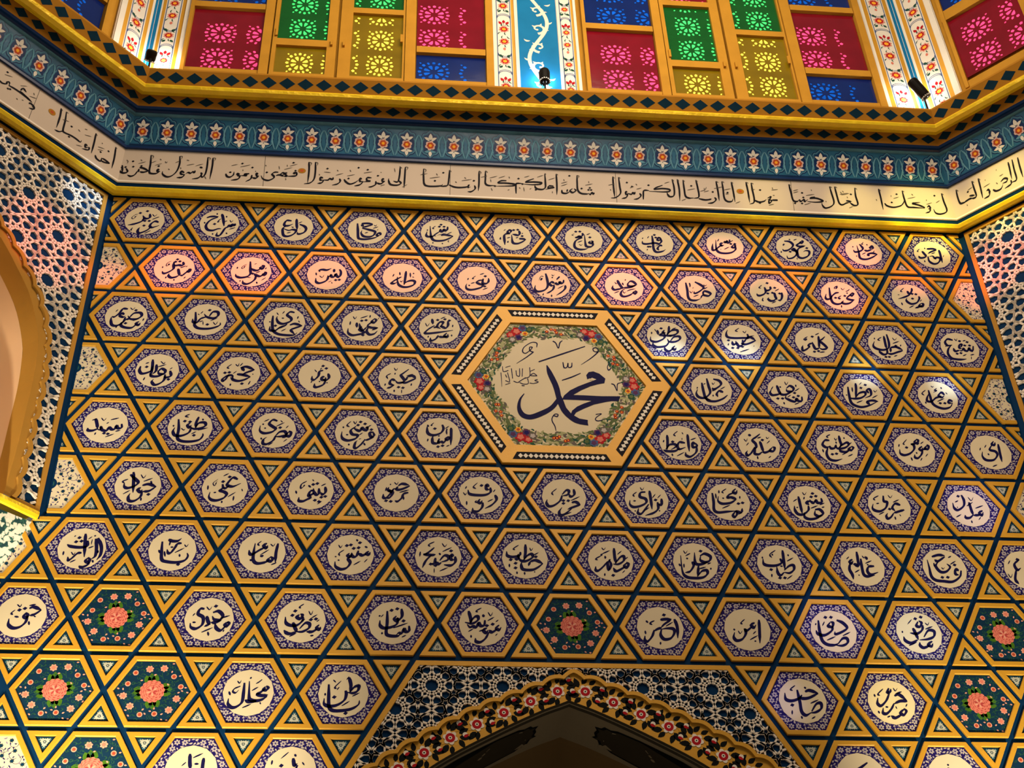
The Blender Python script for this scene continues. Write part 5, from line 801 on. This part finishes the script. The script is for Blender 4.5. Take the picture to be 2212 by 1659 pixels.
for i in range(30000):
    x, y = rr.uniform(-2.3, 2.3), rr.uniform(-2, 2); a = atan2(y, x); r_ = hypot(x, y)
    if not inhex(x, y, 2.24) or r_ < rin(a) or any(hypot(x-p, y-q) < d for p, q, d in pts): continue
    l = rr.uniform(.10, .19); m = rr.choice((WREATH, WREATH, DGREEN, PALEG, PALEG, WREATH, FAINT)); s.leaf((x, y), a+rr.choice((1.2, 1.9, -1.2, -1.9, .4))+rr.uniform(-.4, .4), l, l*.42, .0325+n*2e-6, m, rr.uniform(-.2, .2)); pts.append((x, y, .052)); n += 1
    if n > 900: break
obj('flower_wreath', s.mesh('flower_wreath'), t)
GREAT = """p157,38 153,64 167,85 191,91 222,77 251,46 244,16 212,8 170,-8 121,-36 78,-68 145,-68 222,-70 321,-66 308,-99 246,-99 184,-101 92,-99 20,-99 32,-73 64,-39 107,-11 150,11 174,23 193,33 183,42 170,45
p309,-92 246,-105 183,-124 130,-152 87,-179 76,-199 101,-217 141,-224 144,-259 99,-252 54,-225 26,-182 8,-132 -1,-100 7,-48 25,-99 38,-150 61,-187 68,-168 95,-141 132,-120 179,-98
c168,34 181,48 204,38 187,29
s-48,121,2.6 -34,68,13.4 -7,-16,15.0 5,-94,13.4 13,-132,12.9 36,-182,15.0 85,-230,15.5 142,-240,15.0
s2,-100,10.3 -34,-153,12.4 -86,-191,15.0 -143,-217,15.0 -183,-205,14.5 -200,-161,9.8 -193,-109,5.7 -171,-70,2.1
s-89,142,3.6 -25,172,4.1 56,210,4.1 159,258,2.6
s26,25,2.6 74,47,3.6 125,76,2.1
s37,145,2.6 41,110,3.6 56,113,2.6 63,140,2.6 64,113,2.6 80,117,3.1 84,144,2.1
s-9,286,3.6 6,273,3.1 18,239,2.6 28,277,3.1 42,292,1.6
s-95,240,2.1 -94,268,3.1 -121,271,2.1 -159,240,2.1 -170,209,3.1 -155,196,2.6 -128,221,2.1 -119,239,3.1 -132,238,2.6 -131,215,3.1 -112,205,3.1
s-115,205,3.1 -156,166,2.6 -204,126,1.0
s226,219,3.1 203,228,2.6 201,245,3.1 217,250,2.6 226,226,3.1 186,180,2.6 131,133,1.0
s280,157,1.6 267,123,2.1 273,103,3.1 288,121,2.1
s280,14,3.1 295,5,3.1 306,-31,2.1 311,12,2.6 330,23,1.6
s186,-188,2.6 199,-184,2.1 215,-183,2.1 193,-200,2.1 182,-219,2.6 197,-228,2.6 233,-214,1.6
s-26,-204,2.6 -11,-209,3.1 -5,-196,2.6 -20,-194,2.6 -34,-214,2.6 -37,-236,2.6 -24,-270,2.6 -20,-298,1.6
s-102,51,2.1 -118,64,2.1 -134,50,2.1 -100,48,2.1
s-137,103,2.1 -139,46,2.1 -165,29,2.1
s-174,94,2.1 -178,41,2.1
s-189,94,2.1 -191,44,2.1 -206,46,2.1
s-208,79,2.1 -206,46,2.1
s-231,92,2.1 -227,26,2.1
s-252,64,2.1 -243,5,2.1 -264,11,2.1
s-263,50,2.1 -256,31,2.1
s-277,103,1.6 -273,70,2.1 -247,78,2.1
s-286,62,2.1 -284,16,1.6 -283,-29,1.0
s-98,25,2.1 -114,18,2.1 -96,9,2.1 -120,-2,2.1 -141,0,2.1
s-150,29,2.1 -148,-3,2.1 -172,-8,2.1 -192,1,2.1
s-160,35,2.1 -186,14,2.1 -202,1,2.1 -223,9,2.1
s-182,-18,2.6 -167,-19,2.6
s-265,-16,1.6 -239,-4,1.6
s-138,76,1.6 -111,91,1.6
s-262,97,1.6 -236,108,1.6"""
s = MB(); q = 0
for ln in GREAT.strip().split('\n'):
    k = ln[0]; z = .036+q*1e-5; q += 1
    if k in 'pc': s.poly([tuple(float(c)*.005 for c in p.split(',')) for p in ln[1:].split()], z+(.002 if k == 'c' else 0), CREAM if k == 'c' else INK)
    else:
        P = [tuple(float(c) for c in p.split(',')) for p in ln[1:].split()]
        A = smooth([(p[0]*.005, p[1]*.005) for p in P], 6); B = smooth([(p[2]*.005, 0) for p in P], 6)
        s.ribbon(A, [max(.002, b[0]) for b in B], z, INK)
obj('lettering', s.mesh('lettering'), t)
# ------------------------------------------------------------------ stained glass windows
def rosettes(mb, x0, x1, y0, y1, m, z, fx, fy, p, py, k_, ky):
    def quad(c, pts):
        P = [(c[0]+r*cos(a)*k_, c[1]+r*sin(a)*ky) for r, a in pts]
        if all(x0+.02 < u < x1-.02 and y0+.03 < v < y1-.03 for u, v in P): mb.poly(P, z, m)
    for i in range(-6, 7):
        for j in range(-3, 9):
            c = (x0+fx+i*p, y0+fy+j*py)
            if not (x0-.6 < c[0] < x1+.6 and y0-.6 < c[1] < y1+.6): continue
            for k in range(8):
                a = pi/4*k+pi/8; quad(c, [(.11, a-.10), (.21, a-.24), (.275, a-.20), (.285, a), (.275, a+.20), (.21, a+.24), (.11, a+.10)])
            for k in range(16):
                a = pi/8*k; g = .075 if k % 2 else .10; quad(c, [(.345, a-g), (.415, a-g*1.15), (.445, a), (.415, a+g*1.15), (.345, a+g)])
            for k in range(4):
                a = pi/2*k+pi/4; quad(c, [(.52, a-.06), (.56, a), (.52, a+.06), (.48, a)])
def window(name, face, x0, sg, label, cols):
    w = tag(obj(name, None, None, face, (x0, 10.3, .98)), label, None, None, 'structure')
    # columns: (a, b, [(y0, y1, colour), ...]) measured from the window centre; sg mirrors
    s = MB()
    def bx(a, b, c, d, z0, z1, mb=s, m=WOOD): a, b = sorted((a*sg, b*sg)); mb.prism([(a, c), (b, c), (b, d), (a, d)], z0, z1, m)
    for a, b in ((-4.47, -4.36), (-2.24, -1.98), (1.98, 2.29), (4.40, 4.62)): bx(a, b, -.2, 7.2, 0, .20)
    for a, b in ((-4.36, -2.24), (2.29, 4.40)): bx(a, b, -.2, .10, 0, .14)
    obj('frame', s.mesh('frame'), w)
    for ca, cb, st in ((-1.94, -.06, 0), (.02, 1.96, 1)):
        lf = MB(); bx(ca, cols[1+st][0], -.2, 7.2, 0, .15, lf); bx(cols[1+st][1], cb, -.2, 7.2, 0, .15, lf); bx(cols[1+st][0], cols[1+st][1], -.2, .06, 0, .15, lf)
        l_ = obj('casement', lf.mesh('casement'), w)
        hb = MB(); hx = (ca+.10 if st == 0 else cb-.10); bx(hx-.035, hx+.035, 1.7, 2.05, .15, .20, hb); obj('hinge', hb.mesh('hinge'), l_)
        hb = MB(); hx = (cb-.14 if st == 0 else ca+.14); bx(hx-.03, hx+.03, 1.35, 1.6, .15, .23, hb); obj('catch', hb.mesh('catch'), l_)
    for ci, (a, b, panes) in enumerate(cols):
        aa, bb = sorted((a*sg, b*sg))
        for pi_, (y0, y1, c) in enumerate(panes):
            s = MB(); s.poly([(aa, y0), (bb, y0), (bb, y1), (aa, y1)], .05, GLASS[c])
            g_ = obj('pane', s.mesh('pane'), w); g_['label'] = '%s glass pane' % c
            s = MB()
            if c in ('yellow', 'green'): rosettes(s, aa, bb, y0, y1, GLOW[c], .054, .72 if ci == 1 else .86, .62, 1.02, 1.18, .92, 1.08)
            else: rosettes(s, aa+(.35 if ci == 0 else 0), bb-(.5 if ci == 3 else 0), y0, y1-(.40 if c == 'red' else 0), GLOW[c], .054, .52, .52, 1.22, 1.18, 1.08, 1.06)
            if len(s.f): obj('fretwork_light', s.mesh('fretwork_light'), g_)
            if pi_ < len(panes)-1:
                y2 = panes[pi_+1][0]; s = MB(); s.prism([(aa, y1), (bb, y1), (bb, y2), (aa, y2)], 0, .17 if ci in (0, 3) else .15, WOOD); obj('glazing_bar', s.mesh('glazing_bar'), w)
COLS = [(-4.36, -2.26, [(.12, 2.92, 'red'), (3.18, 7, 'blue')]), (-1.82, -.34, [(.0, 1.32, 'yellow'), (1.62, 4.35, 'green'), (4.6, 7, 'red')]),
        (.38, 1.90, [(.08, 3.05, 'yellow'), (3.30, 7, 'green')]), (2.32, 4.38, [(.02, 1.30, 'blue'), (1.58, 4.45, 'red'), (4.72, 7, 'blue')])]
window('window_1', 'F', -6.10, 1, 'stained glass casement window left of the central blue pilaster', COLS)
window('window_2', 'F', 5.76, 1, 'stained glass casement window right of the central blue pilaster', COLS)
window('window_3', 'L', -6.45, 1, 'stained glass window on the left wall, mostly outside the picture', COLS)
window('window_4', 'R', 6.25, 1, 'stained glass window with red pane on the right wall', [(-4.50, -2.26, [(.32, 2.98, 'red'), (3.42, 7, 'blue')])]+COLS[1:])
# ------------------------------------------------------------------ painted pilasters between the windows
def floral_strip(s, x0, x1, y0, y1, z):
    w = x1-x0; c = (x0+x1)/2; s.poly([(x0, y0), (x1, y0), (x1, y1), (x0, y1)], z, PWHITE); y = y0; k = 0
    for x in (x0+.02, x1-.02): s.bar((x, y0), (x, y1), .025, z, z+.003, STEEL)
    while y < y1:
        h = 1.75 if k % 2 == 0 else .95
        for q, m in ((0, STEEL), (.06, STEEL)):
            s.ribbon([(c+(w/2-.03)*cos(pi*t/8), y+q+h-.16+.16*sin(pi*t/8)*(1 if k % 2 == 0 else -1)) for t in range(9)], [.012]*9, z+.003, m)
        fl = ((.45, 1), (1.05, -1)) if k % 2 == 0 else ((.46, 1),)
        for fy, sg in fl:
            r = w*.36; s.flower((c, y+fy), r, z+.006, SALMON, 8, fy, .75); s.flower((c, y+fy), r*.72, z+.007, RED, 8, 1, .8); s.disc((c, y+fy), r*.38, z+.008, YELLOW, 12)
            for q in range(4): s.leaf((c+(q-1.5)*w*.2, y+fy+.21*(1 if q % 2 else -1)), pi/2+(q-1.5)*.4, .16, .035, z+.005, DGREEN, .2)
        if k % 2 == 0:
            for q in (-1, 0, 1): s.leaf((c+q*w*.24, y+1.42-.06*abs(q)), pi/2-q*.5, .17, .10, z+.006, RED); s.bar((c, y+1.15), (c+q*w*.22, y+1.34), .012, z, z+.004, DGREEN)
            s.leaf((c, y+.10), pi/2, .14, .09, z+.006, ROSE)
        else:
            for qx in (-1, 1):
                for qy in (-1, 1): s.leaf((c+qx*w*.26, y+.46+qy*.26), pi/4*qx*qy, .15, .09, z+.005, DGREEN)
        y += h; k += 1
def pilaster(face, x0, x1, layout, label, grp):
    t = thing('pilaster', label, 'pilaster', face, ((x0+x1)/2, 9.1, .98), grp); cx = (x0+x1)/2
    s = MB(); s.prism([(x0-cx, 0), (x1-cx, 0), (x1-cx, 8), (x0-cx, 8)], 0, .06, PWHITE); obj('shaft', s.mesh('shaft'), t)
    for kind, a, b in layout:
        s = MB()
        if kind == 'floral': floral_strip(s, a-cx, b-cx, .55 if grp else .2, 7.6, .064)
        elif kind == 'gold': s.poly([(a-cx, 0), (b-cx, 0), (b-cx, 8), (a-cx, 8)], .064, GOLD)
        elif kind == 'white': s.prism([(a-cx, 0), (b-cx, 0), (b-cx, 8), (a-cx, 8)], .06, .11, PWHITE)
        elif kind == 'stripe': s.poly([(a-cx, 0), (b-cx, 0), (b-cx, 8), (a-cx, 8)], .064, PBLUE)
        elif kind == 'scroll':
            s.poly([(a-cx, 0), (b-cx, 0), (b-cx, 8), (a-cx, 8)], .064, PBLUE)
            o = obj('blue_field', s.mesh('blue_field'), t); s = MB(); c = (a+b)/2-cx; w = b-a
            main = [(c+.25*w*sin(.2+y*1.75), y) for y in [i*.12 for i in range(66)]]
            s.ribbon(smooth(main, 2), [.058]*(len(main)*2-1), .068, WHITE)
            for i in range(9):
                y = .35+i*.9; sg = 1 if sin(.2+y*1.75) < 0 else -1; bx_ = c+.25*w*sin(.2+y*1.75)
                cc = (bx_+sg*.22, y+.12); P = [(cc[0]+.25*(1-k/18)*cos(-pi/2*sg-sg*k*.42+(0 if sg > 0 else pi)), cc[1]+.25*(1-k/18)*sin(-pi/2*sg-sg*k*.42+(0 if sg > 0 else pi))) for k in range(15)]
                s.ribbon(P, [.054-.0024*k for k in range(15)], .0685, WHITE)
                for k in (3, 6, 9): s.leaf((P[k][0]+(P[k][0]-cc[0])*.35, P[k][1]+(P[k][1]-cc[1])*.35), atan2(P[k][1]-cc[1], P[k][0]-cc[0])+.6, .17, .07, .069, WHITE, .2)
                s.leaf((bx_-sg*.14, y+.45), 1.2*sg+pi/2, .22, .08, .069, WHITE, .25*sg); s.disc((P[-1][0], P[-1][1]), .045, .0692, WHITE, 10)
            obj('white_scroll', s.mesh('white_scroll'), t); continue
        obj({'floral': 'floral_strip', 'gold': 'gold_strip', 'white': 'white_edge', 'stripe': 'blue_stripe'}[kind], s.mesh(kind), t)
pilaster('F', -1.47, 1.14, [('white', -1.47, -1.40), ('floral', -1.36, -.90), ('gold', -.89, -.80), ('white', -.80, -.70), ('scroll', -.69, .52), ('white', .53, .61), ('floral', .62, .98), ('gold', .99, 1.06), ('white', 1.06, 1.14)], 'central pilaster with white scrolls on blue between two floral strips', '')
for sg, nm in ((-1, 'left'), (1, 'right')):
    lay = [('white', 10.36, 10.54), ('gold', 10.55, 10.70), ('floral', 10.72, 11.26), ('gold', 11.28, 11.40), ('stripe', 11.46, 11.56)] if sg > 0 else [('white', 10.59, 10.72), ('gold', 10.73, 10.84), ('floral', 10.86, 11.30), ('gold', 11.32, 11.41), ('stripe', 11.46, 11.56)]
    q = [(k, *sorted((sg*a, sg*b))) for k, a, b in lay]; pilaster('F', *sorted((sg*(10.40 if sg > 0 else 10.58), sg*11.57)), q, 'white corner pilaster with red flowers, front face at the %s corner' % nm, 'corner pilasters')
    lay = [('stripe', .44, .52), ('gold', .60, .72), ('floral', .75, 1.25), ('gold', 1.27, 1.40), ('white', 1.42, 1.60)]
    q = [(k, *sorted((sg*a, sg*b))) for k, a, b in lay]; pilaster('L' if sg < 0 else 'R', *sorted((sg*.43, sg*1.62)), q, 'white corner pilaster with red flowers on the %s side wall' % nm, 'corner pilasters')
# ------------------------------------------------------------------ uplights on the ledge
def lamp(p, tilt, label, e, col):
    t = thing('spot_lamp', label, 'lamp', 'F', (p[0], 9.06, p[1]), 'uplights'); h = p[2]-9.06
    s = MB(); s.lathe([(.14, 0), (.14, .03), (.03, .05)], METAL, 16, (0, 0, 0), Matrix.Rotation(-pi/2, 4, 'X')); obj('base', s.mesh('base'), t)
    s = MB(); s.lathe([(.030, 0), (.030, h)], METAL, 10, (0, 0, 0), Matrix.Rotation(-pi/2, 4, 'X')); obj('stem', s.mesh('stem'), t)
    R = Matrix.Rotation(tilt[1], 4, 'Z') @ Matrix.Rotation(-pi/2+tilt[0], 4, 'X')
    s = MB(); s.lathe([(.06, -.20), (.12, -.19), (.155, -.12), (.165, .05), (.165, tilt[2]), (.15, tilt[2]+.07), (.10, tilt[2]+.10)], METAL, 20, (0, h, 0), R); b = obj('housing', s.mesh('housing'), t)
    s = MB()
    for k in range(14):
        a = 2*pi*k/14; c = Vector((.142*cos(a), .142*sin(a), -.165)); s.lathe([(.026, -.03), (.026, .0), (.012, .02)], CRYSTAL, 6, tuple((R @ c) + Vector((0, h, 0))), R)
    obj('facet_ring', s.mesh('facet_ring'), b)
    point('uplight', (p[0]+p[3], p[2]+.30, 1.32), e, col, .04)
lamp((-.04, 1.50, 10.28, 0), (0.0, 0.0, .22), 'small black spot lamp in front of the central blue pilaster', 5.5, (.82, .93, 1.0))
lamp((-11.30, 1.62, 10.20, .18), (0.9, -.5, .05), 'small black spot lamp at the left corner pilaster', 5.5, (1.0, .93, .80))
lamp((11.36, 1.55, 10.45, -.15), (.15, .55, .45), 'small black spot lamp at the right corner pilaster', 6.5, (1.0, .93, .80))
